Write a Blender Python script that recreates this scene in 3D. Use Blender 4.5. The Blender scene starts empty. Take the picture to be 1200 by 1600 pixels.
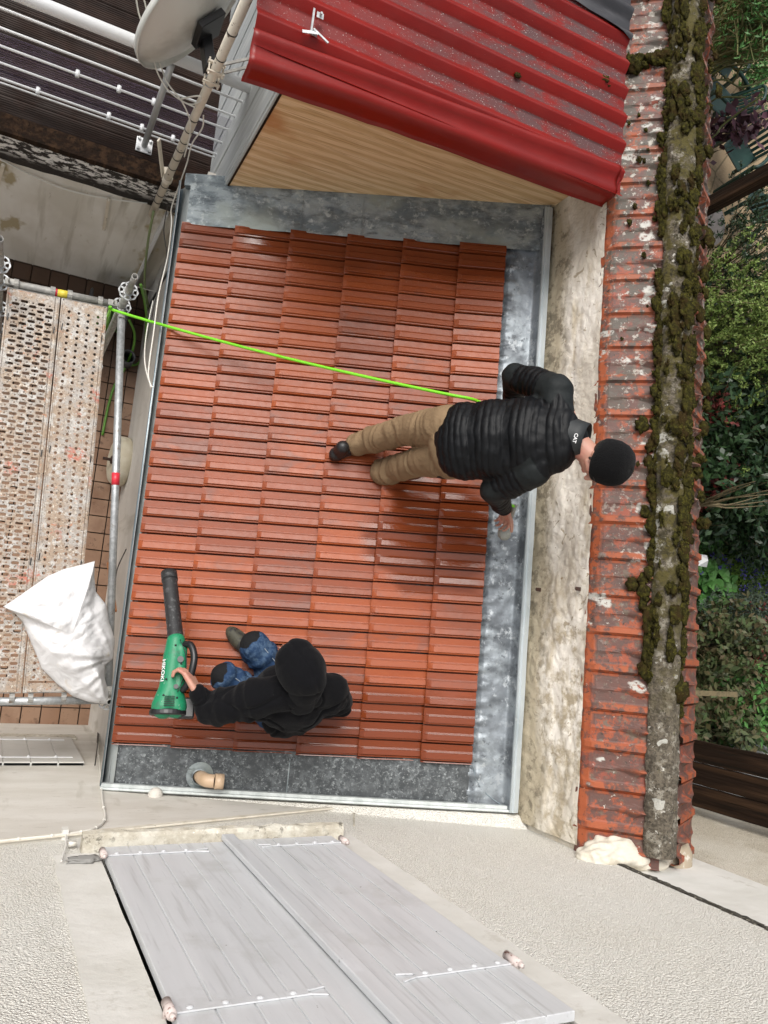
import bpy, bmesh, math, random
import numpy as np
from mathutils import Vector, Matrix, noise
random.seed(7)
rnd = random.random
D = bpy.data
S = bpy.context.scene
COL = S.collection
R_ = math.radians

# ---------------------------------------------------------------- camera
F = 1200.0
def _u(v):
    return v / np.linalg.norm(v)
NAD = _u(np.array([-610., 127., 1200.]))          # straight down, seen by the camera
AY = np.array([734., -8196., 1200.]); AY = _u(AY - AY.dot(NAD) * NAD)
BX = np.cross(NAD, AY); BX = BX if BX[0] > 0 else -BX
CAM = Vector((0, 0, 7.0))
M3 = Matrix(((BX[0], -BX[1], -BX[2]), (AY[0], -AY[1], -AY[2]), (-NAD[0], NAD[1], NAD[2])))
cam = D.objects.new('camera', D.cameras.new('camera'))
COL.objects.link(cam)
cam.matrix_world = Matrix.Translation(CAM) @ M3.to_4x4()
cam.data.sensor_fit = 'VERTICAL'
cam.data.sensor_height = 24.0
cam.data.lens = 24.0 * F / 1600.0
cam.data.clip_start = 0.05
cam.data.clip_end = 2000
S.camera = cam
S.render.resolution_x = 768
S.render.resolution_y = 1024

# ---------------------------------------------------------------- world, sun, exposure (overcast)
w = D.worlds.new('World'); S.world = w; w.use_nodes = True
nt = w.node_tree
sky = nt.nodes.new('ShaderNodeTexSky'); sky.sky_type = 'NISHITA'; sky.sun_disc = False
AZ, EL = R_(-35), R_(52)
sky.sun_elevation = EL; sky.sun_rotation = AZ
sky.air_density = 1.0; sky.dust_density = 4.0; sky.ozone_density = 0.5
hsv = nt.nodes.new('ShaderNodeHueSaturation'); hsv.inputs['Saturation'].default_value = 0.30
bg = nt.nodes['Background']; bg.inputs['Strength'].default_value = 0.128
nt.links.new(sky.outputs[0], hsv.inputs['Color']); nt.links.new(hsv.outputs[0], bg.inputs['Color'])
sun = D.objects.new('sun', D.lights.new('sun', 'SUN')); COL.objects.link(sun)
sun.data.energy = 1.5; sun.data.angle = R_(34); sun.data.color = (1, .965, .91)
sd = Vector((math.sin(AZ) * math.cos(EL), math.cos(AZ) * math.cos(EL), math.sin(EL)))
sun.rotation_euler = sd.to_track_quat('Z', 'Y').to_euler()
S.view_settings.view_transform = 'Standard'; S.view_settings.look = 'None'
S.view_settings.gamma = 1; S.view_settings.exposure = 0.56

# ---------------------------------------------------------------- layout helpers
def ray(x, y):
    v = np.array([x - 600., y - 800., F])
    return Vector((BX @ v, AY @ v, -NAD @ v))
def atz(x, y, z):
    r = ray(x, y); return CAM + r * ((z - 7) / r.z)
def aty(x, y, k):
    r = ray(x, y); return CAM + r * (k / r.y)
def atx(x, y, k):
    r = ray(x, y); return CAM + r * (k / r.x)
TH = R_(24.9); TT = math.tan(TH)
def roofz(X):
    return 2.37 + (X - .70) * TT
def atr(x, y, off=0.0):
    r = ray(x, y); s = (2.37 + off - 7 - .70 * TT) / (r.z - r.x * TT); return CAM + r * s

# ---------------------------------------------------------------- mesh helpers
class MB:
    def __init__(s): s.v = []; s.f = []
    def add(s, vs, fs):
        o = len(s.v); s.v += [tuple(p) for p in vs]; s.f += [tuple(i + o for i in f) for f in fs]; return o
    def box(s, a, b, m=None):
        x0, y0, z0 = a; x1, y1, z1 = b
        vs = [Vector(p) for p in ((x0,y0,z0),(x1,y0,z0),(x1,y1,z0),(x0,y1,z0),(x0,y0,z1),(x1,y0,z1),(x1,y1,z1),(x0,y1,z1))]
        if m is not None: vs = [m @ p for p in vs]
        s.add(vs, [(0,3,2,1),(4,5,6,7),(0,1,5,4),(1,2,6,5),(2,3,7,6),(3,0,4,7)]); return s
    def beam(s, p, q, w, h, up=(0, 0, 1)):
        p = Vector(p); q = Vector(q); d = (q - p); L = d.length; d.normalize()
        x = d.cross(Vector(up)); x.normalize(); z = x.cross(d)
        m = Matrix((x, d, z)).transposed().to_4x4(); m.translation = p
        return s.box((-w / 2, 0, -h / 2), (w / 2, L, h / 2), m)
    def tube(s, pts, r, n=10, cap=True):
        pts = [Vector(p) for p in pts]; rs = r if isinstance(r, (list, tuple)) else [r] * len(pts)
        prev = None; rings = []
        for i, p in enumerate(pts):
            d = (pts[min(i + 1, len(pts) - 1)] - pts[max(i - 1, 0)]).normalized()
            if prev is None:
                x = d.orthogonal().normalized()
            else:
                x = (prev - d * prev.dot(d)).normalized()
            prev = x; y = d.cross(x)
            rings.append([p + (x * math.cos(2 * math.pi * k / n) + y * math.sin(2 * math.pi * k / n)) * rs[i] for k in range(n)])
        o = s.add([q for g in rings for q in g], [(i * n + k, i * n + (k + 1) % n, (i + 1) * n + (k + 1) % n, (i + 1) * n + k) for i in range(len(pts) - 1) for k in range(n)])
        if cap:
            s.f.append(tuple(o + k for k in reversed(range(n)))); s.f.append(tuple(o + (len(pts) - 1) * n + k for k in range(n)))
        return s
    def pipe(s, p, q, ro, ri, n=14):                 # open hollow tube
        p = Vector(p); q = Vector(q); d = (q - p).normalized(); x = d.orthogonal().normalized(); y = d.cross(x)
        rr = []
        for c, r in ((p, ri), (p, ro), (q, ro), (q, ri)):
            rr += [c + (x * math.cos(2 * math.pi * k / n) + y * math.sin(2 * math.pi * k / n)) * r for k in range(n)]
        fs = []
        for i in range(4):
            j = (i + 1) % 4
            fs += [(i * n + k, i * n + (k + 1) % n, j * n + (k + 1) % n, j * n + k) for k in range(n)]
        s.add(rr, fs); return s
    def lathe(s, prof, c, n=24, ax=None):
        m = Matrix.Translation(Vector(c))
        if ax is not None: m = m @ Vector(ax).to_track_quat('Z', 'Y').to_matrix().to_4x4()
        vs = [m @ Vector((r * math.cos(2*math.pi*k/n), r * math.sin(2*math.pi*k/n), z)) for r, z in prof for k in range(n)]
        s.add(vs, [(i*n+k, i*n+(k+1) % n, (i+1)*n+(k+1) % n, (i+1)*n+k) for i in range(len(prof)-1) for k in range(n)]); return s
    def ball(s, c, r, sub=2, j=0.0, sc=(1, 1, 1), seed=0):
        bm = bmesh.new(); bmesh.ops.create_icosphere(bm, subdivisions=sub, radius=1)
        vs = []
        for v in bm.verts:
            k = 1 + j * noise.noise(v.co * 1.7 + Vector((seed, seed * .7, 0))) + .5 * j * noise.noise(v.co * 5 + Vector((seed, 0, 0)))
            vs.append((c[0] + v.co.x * r * k * sc[0], c[1] + v.co.y * r * k * sc[1], c[2] + v.co.z * r * k * sc[2]))
        s.add(vs, [tuple(v.index for v in f.verts) for f in bm.faces]); bm.free(); return s
    def prism(s, poly, ext):                          # planar polygon (3-D points) pushed along ext
        n = len(poly); e = Vector(ext)
        s.add([Vector(p) for p in poly] + [Vector(p) + e for p in poly],
              [tuple(range(n)), tuple(reversed(range(n, 2 * n)))] + [(i, i + n, (i + 1) % n + n, (i + 1) % n) for i in range(n)]); return s
    def grid(s, fn, nu, nv):
        vs = [fn(i / nu, j / nv) for i in range(nu + 1) for j in range(nv + 1)]
        s.add(vs, [(i*(nv+1)+j, (i+1)*(nv+1)+j, (i+1)*(nv+1)+j+1, i*(nv+1)+j+1) for i in range(nu) for j in range(nv)]); return s
    def build(s, name, m, parent=None, smooth=False, bevel=0, solid=0):
        me = D.meshes.new(name); me.from_pydata(s.v, [], s.f); me.validate()
        bm = bmesh.new(); bm.from_mesh(me); bmesh.ops.recalc_face_normals(bm, faces=bm.faces); bm.to_mesh(me); bm.free()
        return link(name, me, m, parent, smooth, bevel, solid)
def link(name, me, m, parent=None, smooth=False, bevel=0, solid=0):
    if m is not None: me.materials.append(m)
    if smooth: me.polygons.foreach_set('use_smooth', [True] * len(me.polygons))
    o = D.objects.new(name, me); COL.objects.link(o)
    if parent is not None:
        o.parent = parent
        if parent.type == 'EMPTY' or True:
            o.matrix_parent_inverse = parent_world(parent).inverted()
    if bevel:
        b = o.modifiers.new('bevel', 'BEVEL'); b.width = bevel; b.segments = 2; b.limit_method = 'ANGLE'; b.angle_limit = R_(40)
    if solid:
        b = o.modifiers.new('solid', 'SOLIDIFY'); b.thickness = solid; b.offset = 0
    return o
def parent_world(o):
    m = Matrix.LocRotScale(o.location, o.rotation_euler, o.scale)
    if o.parent: m = parent_world(o.parent) @ o.matrix_parent_inverse @ m
    return m
def thing(name, label, cat, loc=(0, 0, 0), group=None):
    o = D.objects.new(name, None); COL.objects.link(o); o.location = loc; o.empty_display_size = .1
    o['label'] = label; o['category'] = cat
    if group: o['group'] = group
    return o
def tag(o, label, cat, group=None):
    o['label'] = label; o['category'] = cat
    if group: o['group'] = group
    return o
def struct(o):
    o['kind'] = 'structure'; return o
def copy_tree(o, parent=None):
    c = o.copy(); COL.objects.link(c)
    if parent is not None: c.parent = parent
    for ch in [x for x in D.objects if x.parent == o and x != c]: copy_tree(ch, c)
    return c
def curve(pts, n=8):                                   # Catmull-Rom
    P = [Vector(p) for p in pts]; P = [P[0] * 2 - P[1]] + P + [P[-1] * 2 - P[-2]]; out = []
    for i in range(1, len(P) - 2):
        for k in range(n):
            t = k / n; a, b, c, d = P[i-1:i+3]
            out.append(.5 * ((2*b) + (c-a)*t + (2*a-5*b+4*c-d)*t*t + (3*b-a-3*c+d)*t**3))
    out.append(P[-2]); return out

# ---------------------------------------------------------------- materials
def mat(name, col, rough=.6, metal=0., layers=(), bumps=(), coat=0., rl=(), spec=.5, trans=0., alpha=1., sheen=0.):
    m = D.materials.new(name); m.use_nodes = True; t = m.node_tree; N = t.nodes; L = t.links
    p = N['Principled BSDF']; tc = N.new('ShaderNodeTexCoord')
    def tex(kind, sc, seed=0.):
        if kind.startswith('attr:'):
            a = N.new('ShaderNodeAttribute'); a.attribute_name = kind[5:]; return a.outputs['Fac']
        src = tc.outputs['Object']
        if kind == 'rand':
            a = N.new('ShaderNodeNewGeometry'); return a.outputs['Random Per Island']
        mp = N.new('ShaderNodeMapping'); L.new(src, mp.inputs[0])
        s3 = sc if isinstance(sc, (tuple, list)) else (sc, sc, sc)
        mp.inputs['Scale'].default_value = s3; mp.inputs['Location'].default_value = (seed, seed * .37, seed * 1.3)
        if kind == 'noise' or kind == 'fine':
            n = N.new('ShaderNodeTexNoise'); n.inputs['Scale'].default_value = 1; n.inputs['Detail'].default_value = 8 if kind == 'fine' else 4
            n.inputs['Roughness'].default_value = .7 if kind == 'fine' else .55
            L.new(mp.outputs[0], n.inputs['Vector']); return n.outputs['Fac']
        if kind == 'warp':
            n = N.new('ShaderNodeTexNoise'); n.inputs['Scale'].default_value = 1; n.inputs['Detail'].default_value = 6
            n.inputs['Distortion'].default_value = 1.6; L.new(mp.outputs[0], n.inputs['Vector']); return n.outputs['Fac']
        if kind in ('vor', 'voredge', 'vorcol'):
            n = N.new('ShaderNodeTexVoronoi'); n.inputs['Scale'].default_value = 1
            if kind == 'voredge': n.feature = 'DISTANCE_TO_EDGE'
            L.new(mp.outputs[0], n.inputs['Vector'])
            if kind == 'vorcol':
                q = N.new('ShaderNodeSeparateColor'); L.new(n.outputs['Color'], q.inputs[0]); return q.outputs[0]
            return n.outputs['Distance']
        if kind == 'wave':
            n = N.new('ShaderNodeTexWave'); n.inputs['Scale'].default_value = 1; n.inputs['Distortion'].default_value = 6
            n.inputs['Detail'].default_value = 3; n.inputs['Detail Scale'].default_value = 1.2; n.bands_direction = 'Z'
            L.new(mp.outputs[0], n.inputs['Vector']); return n.outputs['Fac']
        if kind in ('gx', 'gy', 'gz'):
            q = N.new('ShaderNodeSeparateXYZ'); L.new(mp.outputs[0], q.inputs[0]); return q.outputs['XYZ'.index(kind[1].upper())]
        if kind == 'sph':
            n = N.new('ShaderNodeVectorMath'); n.operation = 'LENGTH'; L.new(mp.outputs[0], n.inputs[0]); return n.outputs['Value']
    def ramp(v, lo, hi):
        r = N.new('ShaderNodeMapRange'); r.inputs['From Min'].default_value = lo; r.inputs['From Max'].default_value = hi
        L.new(v, r.inputs['Value']); return r.outputs[0]
    def mask(spec_):
        # spec: (kind, scale, lo, hi[, seed]) or a list of such specs multiplied together
        if isinstance(spec_, list):
            o = mask(spec_[0])
            for q in spec_[1:]:
                x = N.new('ShaderNodeMath'); x.operation = 'MULTIPLY'; L.new(o, x.inputs[0]); L.new(mask(q), x.inputs[1]); o = x.outputs[0]
            return o
        return ramp(tex(spec_[0], spec_[1], spec_[4] if len(spec_) > 4 else 0.), spec_[2], spec_[3])
    rgb = N.new('ShaderNodeRGB'); rgb.outputs[0].default_value = (*col, 1); c = rgb.outputs[0]
    for sp, cc in layers:
        mx = N.new('ShaderNodeMix'); mx.data_type = 'RGBA'
        L.new(mask(sp), mx.inputs['Factor']); L.new(c, mx.inputs['A']); mx.inputs['B'].default_value = (*cc, 1); c = mx.outputs['Result']
    L.new(c, p.inputs['Base Color'])
    p.inputs['Roughness'].default_value = rough; p.inputs['Metallic'].default_value = metal
    p.inputs['Specular IOR Level'].default_value = spec
    if coat: p.inputs['Coat Weight'].default_value = coat; p.inputs['Coat Roughness'].default_value = .15
    if trans: p.inputs['Transmission Weight'].default_value = trans
    if alpha < 1: p.inputs['Alpha'].default_value = alpha
    if rl:
        v = N.new('ShaderNodeValue'); v.outputs[0].default_value = rough; o = v.outputs[0]
        for sp, val in rl:
            mx = N.new('ShaderNodeMix'); L.new(mask(sp), mx.inputs['Factor']); L.new(o, mx.inputs['A']); mx.inputs['B'].default_value = val; o = mx.outputs['Result']
        L.new(o, p.inputs['Roughness'])
    prev = None
    for sp, st, di in bumps:
        b = N.new('ShaderNodeBump'); b.inputs['Strength'].default_value = st; b.inputs['Distance'].default_value = di
        L.new(mask(sp), b.inputs['Height'])
        if prev: L.new(prev, b.inputs['Normal'])
        prev = b.outputs[0]
    if prev: L.new(prev, p.inputs['Normal'])
    if sheen: p.inputs['Sheen Weight'].default_value = sheen; p.inputs['Sheen Roughness'].default_value = .5
    return m

M = {}
M['tile'] = mat('glazed_tile', (.315, .070, .018), .34, spec=.33, layers=[
    (('attr:tone', 1, .0, 1.), (.20, .048, .020)),
    (('noise', (6, 22, 6), .45, .75), (.26, .054, .016)), ([('noise', (3, 3, 3), .5, .7, 8.), ('attr:tone2', 1, .5, .9)], (.17, .050, .026)),
    ([('warp', (4, 10, 4), .5, .66, 3.), ('attr:tone2', 1, .3, .9)], (.19, .066, .042)),
    ([('fine', 150, .60, .66), ('attr:speck', 1, 0, 1.)], (.50, .26, .16)),
    (('fine', 210, .735, .75, 5.), (.75, .7, .62)),
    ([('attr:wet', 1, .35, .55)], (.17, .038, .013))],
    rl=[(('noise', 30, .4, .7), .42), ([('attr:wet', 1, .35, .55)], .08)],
    bumps=[(('noise', 60, 0, 1), .12, .004), (('fine', 300, 0, 1), .08, .002)])
M['zinc'] = mat('aged_zinc', (.15, .18, .195), .5, .3, layers=[
    (('fine', (4, 8, 4), .44, .56), (.31, .35, .36)), (('fine', 18, .54, .64, 2.), (.46, .50, .50)),
    (('fine', (9, 24, 9), .54, .66, 7.), (.10, .115, .125)), (('noise', 2.2, .5, .62, 4.), (.30, .335, .31))],
    rl=[(('fine', 20, .4, .7), .62)], bumps=[(('noise', 14, 0, 1), .45, .012), (('noise', 45, 0, 1), .25, .005)])
M['zinc_dark'] = mat('dark_stained_zinc', (.050, .056, .060), .55, .25, layers=[
    (('fine', 26, .44, .60), (.12, .132, .138)), (('fine', 60, .54, .62, 2.), (.25, .27, .275)),
    (('noise', 6, .5, .7, 6.), (.06, .066, .07)), (('fine', 30, .68, .72, 9.), (.40, .41, .41))],
    rl=[(('fine', 20, .4, .7), .65)], bumps=[(('noise', 14, 0, 1), .3, .008), (('fine', 70, 0, 1), .2, .003)])
M['zinc_blot'] = mat('blotched_zinc', (.12, .135, .15), .45, .4, layers=[
    (('noise', 9, .42, .62), (.29, .325, .35)), (('fine', (20, 16, 20), .55, .62, 3.), (.40, .43, .45)),
    (('fine', 26, .56, .64, 8.), (.07, .08, .09)), (('noise', 2.5, .5, .65, 1.), (.26, .29, .32))],
    rl=[(('fine', 20, .4, .7), .55)], bumps=[(('noise', 18, 0, 1), .4, .010), (('noise', 50, 0, 1), .3, .004)])
M['zinc_new'] = mat('bright_zinc_edge', (.50, .55, .57), .4, .3, layers=[
    (('noise', (8, 3, 8), .45, .65), (.38, .43, .45)), (('fine', 20, .6, .7, 4.), (.60, .64, .64))], bumps=[(('noise', 25, 0, 1), .25, .005)])
M['zinc_channel'] = mat('gutter_channel_zinc', (.20, .25, .28), .35, .6, layers=[(('noise', (20, 2, 20), .4, .65), (.28, .33, .36))])
M['zinc_pale'] = mat('pale_zinc_strip', (.40, .43, .42), .5, .35, layers=[
    (('noise', (14, 5, 14), .42, .62), (.50, .53, .52)), (('fine', 24, .55, .7, 4.), (.34, .37, .37))], bumps=[(('noise', 30, 0, 1), .3, .005)])
M['roughcast'] = mat('cream_roughcast', (.86, .835, .765), .9, layers=[
    (('vor', 140, .42, .68), (.62, .59, .52)), (('fine', 150, .50, .60, 11.), (.72, .695, .63)), (('noise', 1.6, .42, .66), (.78, .76, .70)), (('fine', 60, .60, .68, 3.), (.86, .84, .80)),
    (('fine', 5, .60, .80, 8.), (.64, .61, .53)), (('fine', 14, .70, .74, 18.), (.42, .38, .30))],
    bumps=[(('vor', 140, .8, .1), 1., .006), (('fine', 90, .3, .7), .5, .005)])
M['roughcast2'] = mat('beige_roughcast', (.56, .50, .40), .9, layers=[
    (('vor', 130, .5, .8), (.38, .33, .25)), (('noise', 3, .45, .6), (.62, .57, .48)), (('fine', 40, .62, .68, 5.), (.74, .71, .64))],
    bumps=[(('vor', 130, .8, 0.1), .9, .005), (('fine', 90, .3, .7), .5, .005)])
M['render'] = mat('smooth_render', (.56, .53, .475), .85, layers=[
    (('noise', (2, 2, 5), .42, .62), (.63, .605, .555)), (('warp', (3, 3, 1.2), .60, .72, 5.), (.44, .41, .35)),
    (('fine', (10, 10, 40), .60, .66, 8.), (.47, .44, .385))], bumps=[(('noise', 30, 0, 1), .25, .006), (('fine', 120, 0, 1), .2, .002)])
M['band'] = mat('smooth_window_surround', (.60, .585, .54), .85, layers=[
    (('noise', 4, .42, .62), (.66, .645, .605)), (('fine', 8, .60, .68, 5.), (.52, .50, .45))],
    bumps=[(('noise', 14, 0, 1), .4, .012), (('fine', 60, 0, 1), .3, .003)])
M['patiowall'] = mat('grey_stained_render', (.60, .57, .51), .8, layers=[
    (('noise', (3, 3, 1.5), .40, .62), (.72, .70, .655)), ([('noise', (9, 9, .6), .54, .66, 3.)], (.46, .43, .37)),
    (('noise', (4, 4, 2), .58, .64, 9.), (.39, .33, .21)), (('fine', 25, .66, .70, 2.), (.70, .69, .66)),
    (('fine', (30, 30, 3), .66, .70, 6.), (.25, .22, .17))], bumps=[(('noise', 20, 0, 1), .2, .006)])
M['bitumen'] = mat('peeling_black_coating', (.012, .011, .011), .55, layers=[
    ([('fine', (14, 14, 26), .49, .53), ('gz', 1, 1.70, 1.80)], (.72, .71, .69)), (('fine', 60, .62, .66, 4.), (.10, .09, .08))],
    bumps=[(('fine', 14, 0, 1), .5, .01)])
M['limewall'] = mat('trowelled_wall_render', (.66, .61, .52), .9, layers=[
    (('fine', (2, 2.2, 5), .44, .58), (.86, .82, .74)), (('noise', (3, 3, 12), .54, .70, 4.), (.55, .48, .36)),
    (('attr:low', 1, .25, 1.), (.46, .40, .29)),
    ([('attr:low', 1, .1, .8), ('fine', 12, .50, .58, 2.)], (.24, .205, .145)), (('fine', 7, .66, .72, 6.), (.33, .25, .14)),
    ([('attr:far', 1, .15, .8), ('fine', 9, .48, .60, 14.)], (.44, .375, .27)),
    (('fine', 60, .70, .73, 6.), (.22, .19, .15)), (('warp', 16, .64, .67, 16.), (.40, .34, .25))],
    bumps=[(('warp', 14, 0, 1), .5, .014), (('fine', 30, 0, 1), .5, .010), (('fine', 90, 0, 1), .3, .003)])
M['coping'] = mat('weathered_coping_tile', (.31, .068, .023), .6, layers=[
    (('attr:tone', 1, .2, 1.), (.24, .060, .036)),
    (('fine', 10, .45, .52), (.115, .052, .040)), (('fine', 20, .50, .56, 21.), (.10, .050, .040)), (('fine', 15, .56, .62, 3.), (.13, .095, .07)),
    ([('attr:old', 1, .0, .7), ('fine', 9, .48, .56, 7.)], (.085, .070, .055)),
    ([('fine', 24, .56, .61, 5.), ('attr:old', 1, .0, .8)], (.40, .37, .32)), ([('attr:lich', 1, .3, .8), ('fine', 45, .40, .50)], (.47, .46, .42)), (('fine', 34, .64, .67, 12.), (.50, .48, .42)),
    ([('attr:rim', 1, .3, .9), ('fine', 14, .54, .47, 41.)], (.33, .080, .028)), (('fine', 40, .62, .65, 8.), (.025, .02, .015)), (('fine', 9, .74, .76, 15.), (.45, .30, .03))],
    bumps=[(('fine', 40, 0, 1), .4, .006)])
M['ridge'] = mat('mossy_concrete_ridge', (.16, .135, .10), .95, layers=[
    (('fine', 40, .45, .58), (.075, .062, .045)), (('fine', 14, .54, .60, 3.), (.29, .265, .215)), (('fine', 70, .56, .60, 23.), (.045, .038, .026)), ([('attr:lich', 1, .4, .5), ('fine', 50, .36, .44)], (.52, .51, .46)), ([('fine', 26, .62, .65, 9.)], (.62, .60, .54)),
    ([('attr:old', 1, .0, .6), ('fine', 9, .44, .54, 6.)], (.085, .07, .016)), ([('attr:old', 1, .2, .8), ('fine', 24, .52, .58, 31.)], (.035, .028, .010)), (('fine', 30, .66, .69, 14.), (.22, .19, .03))],
    bumps=[(('fine', 30, 0, 1), 1., .02), (('fine', 90, 0, 1), .8, .008)])
M['moss'] = mat('moss', (.026, .023, .007), 1., layers=[
    (('fine', 45, .47, .60), (.075, .068, .014)), (('fine', 9, .50, .60, 4.), (.040, .026, .009)), (('fine', 120, .62, .68, 4.), (.22, .20, .05))],
    bumps=[(('fine', 220, 0, 1), 1., .010)], spec=.1)
M['lichen'] = mat('lichen', (.72, .70, .64), 1., layers=[(('fine', 60, .5, .65), (.46, .44, .38))], spec=.1, bumps=[(('fine', 120, 0, 1), .6, .004)])
M['mortar'] = mat('pale_mortar', (.62, .58, .49), .9, layers=[(('fine', 12, .5, .64), (.50, .45, .36)), (('fine', 40, .64, .68, 2.), (.3, .27, .2))],
    bumps=[(('noise', 30, 0, 1), .5, .01)])
M['red'] = mat('red_corrugated_sheet', (.20, .006, .003), .32, spec=.35, layers=[
    (('noise', (1.5, 7, 3), .42, .66), (.15, .006, .004)), ([('attr:valley', 1, .35, .95), ('fine', (6, 14, 8), .38, .54, 3.)], (.095, .042, .042)),
    ([('attr:valley', 1, .1, .7), ('fine', 130, .625, .645, 5.)], (.66, .62, .58)), (('fine', 90, .70, .72, 8.), (.7, .62, .6)),
    (('fine', 7, .74, .77, 3.), (.02, .016, .012))],
    rl=[(('noise', 8, .4, .7), .48), ([('attr:valley', 1, .2, .9)], .62)], bumps=[(('noise', 6, 0, 1), .18, .02), (('fine', 120, 0, 1), .15, .002)])
M['black_sheet'] = mat('black_sheet', (.028, .028, .032), .5, layers=[(('noise', (2, 9, 2), .5, .7), (.075, .073, .078)), (('fine', 60, .68, .70), (.4, .4, .3))])
M['wood'] = mat('pale_wood_boards', (.74, .53, .31), .5, layers=[
    (('noise', (1.2, 1, 20), .38, .62), (.78, .58, .36)), (('wave', (1.1, 1, 4.5), .30, .85, 2.), (.62, .41, .21)),
    (('noise', (4, 1, 130), .52, .70, 6.), (.43, .25, .11)), (('noise', (1.4, 1, 2.2), .62, .74, 11.), (.48, .22, .08)),
    (('attr:seam', 1, .4, 1.), (.60, .44, .25))],
    bumps=[(('noise', (4, 1, 120), 0, 1), .12, .003)])
M['pvc'] = mat('grey_side_panel', (.42, .44, .44), .45, layers=[(('noise', (4, 30, 1.5), .42, .66), (.54, .56, .55)), (('fine', (30, 30, 4), .58, .68, 5.), (.34, .36, .35))])
M['alu'] = mat('grey_aluminium', (.36, .36, .355), .45, .3, layers=[(('noise', 6, .45, .7), (.42, .42, .41))])
M['white_metal'] = mat('white_painted_metal', (.76, .77, .78), .35, layers=[(('noise', 5, .55, .75), (.66, .67, .68))])
M['deckboard'] = mat('brown_decking', (.016, .0085, .006), .6, spec=.12, layers=[
    (('noise', (1.5, 10, 3), .42, .65), (.030, .016, .011)), (('fine', 7, .55, .7, 5.), (.035, .017, .012)), (('fine', 80, .74, .76), (.6, .58, .54))],
    bumps=[(('noise', 40, 0, 1), .2, .003)], rl=[(('noise', 4, .45, .6), .35)])
M['smoked'] = mat('smoked_panel', (.16, .12, .22), .12, trans=.0, alpha=.14, spec=.2)
M['patio'] = None
M['joint'] = mat('dark_joint', (.035, .022, .014), .9, layers=[(('fine', 20, .5, .7), (.07, .045, .03))])
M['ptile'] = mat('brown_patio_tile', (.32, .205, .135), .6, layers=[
    (('rand', 1, 0, 1), (.27, .155, .095)), (('noise', 5, .46, .66), (.23, .13, .08)), (('fine', 18, .56, .66, 4.), (.15, .082, .05)),
    (('fine', 70, .68, .71, 2.), (.04, .025, .02)), ([('gy', 1, 1.75, 2.15)], (.075, .040, .022))], bumps=[(('noise', 30, 0, 1), .2, .004)],  # dark band by the terrace wall: wet dirt plus painted shade
    rl=[(('noise', 6, .5, .6), .3)])
M['galv'] = mat('galvanised_tube', (.38, .395, .40), .45, .55, layers=[(('fine', 28, .45, .6), (.52, .535, .54)), (('fine', 20, .60, .68, 6.), (.28, .25, .22))], bumps=[(('fine', 60, 0, 1), .15, .003)])
M['galv_old'] = mat('dirty_galvanised_steel', (.27, .265, .25), .6, .35, layers=[(('fine', 22, .45, .62), (.40, .39, .36)), (('fine', 15, .6, .68, 4.), (.20, .15, .11))])
M['deck_steel'] = mat('dirty_deck_steel', (.38, .35, .32), .6, .2, layers=[
    (('fine', 9, .42, .56), (.36, .275, .205)), (('fine', 16, .54, .60, 4.), (.50, .48, .45)), (('fine', 26, .60, .66, 8.), (.44, .22, .13)),
    (('fine', 60, .57, .62, 2.), (.60, .55, .47)), (('fine', 90, .56, .61, 7.), (.14, .11, .085)), ([('noise', 6, .60, .66, 19.), ('fine', 40, .46, .54)], (.46, .16, .11))],
    bumps=[(('fine', 60, 0, 1), .4, .005)])
M['rope'] = mat('bright_green_hose', (.19, .62, .015), .4)
M['hose2'] = mat('dull_green_hose', (.10, .26, .03), .45)
M['sack'] = mat('white_sack', (.67, .665, .67), .62, layers=[(('noise', 4, .45, .65), (.68, .675, .68)), (('fine', 25, .74, .76), (.1, .1, .1)), (('warp', 6, .64, .72, 4.), (.62, .58, .52))],
    bumps=[(('warp', 9, 0, 1), .5, .02), (('wave', (3, 3, 3), 0, 1), .12, .01)])
M['shutter'] = mat('grey_painted_shutter', (.575, .585, .598), .42, layers=[
    (('noise', (14, 14, 1.2), .42, .66), (.525, .535, .548)), (('fine', (6, 6, 2.5), .62, .70, 3.), (.60, .61, .63)), (('fine', 30, .69, .705, 6.), (.08, .07, .065)), (('noise', (50, 50, 2.5), .56, .72, 23.), (.43, .435, .44)), (('fine', 3, .56, .72, 33.), (.46, .465, .46)),
    (('fine', (60, 60, 5), .62, .67, 9.), (.50, .51, .53))], bumps=[(('noise', (40, 40, 5), 0, 1), .08, .003)])
M['stone'] = mat('weathered_sill_stone', (.46, .42, .34), .9, layers=[
    (('fine', 9, .46, .58), (.60, .57, .49)), ([('fine', 24, .54, .60, 5.), ('noise', 5, .45, .6, 2.)], (.13, .12, .095)), (('fine', 45, .62, .66, 2.), (.75, .73, .66))], bumps=[(('fine', 25, 0, 1), .7, .012)])
M['dish'] = mat('dish_enamel', (.62, .62, .58), .35, layers=[(('noise', 4, .48, .7), (.44, .435, .395)), (('fine', 50, .70, .73), (.25, .22, .18))])
M['mast'] = mat('chipped_cream_paint', (.66, .60, .50), .5, layers=[(('noise', 9, .5, .7), (.58, .52, .42)), (('fine', 24, .62, .65, 5.), (.12, .075, .05))])
M['blackplast'] = mat('black_plastic', (.012, .012, .013), .35)
M['darkgrey'] = mat('dark_grey', (.06, .062, .065), .6)
M['cable'] = mat('pale_cable', (.66, .64, .58), .5)
M['cable_dark'] = mat('dark_cable', (.03, .028, .026), .5)
M['beige'] = mat('beige_plastic_pipe', (.58, .42, .28), .4, layers=[(('noise', 9, .5, .7), (.50, .35, .22))])
M['rust'] = mat('rusty_iron', (.035, .018, .014), .7, layers=[(('fine', 60, .5, .65), (.10, .04, .02))])
M['orange_rod'] = mat('orange_rod', (.42, .16, .05), .5)
M['sticker_red'] = mat('red_sticker', (.65, .03, .05), .4)
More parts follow.
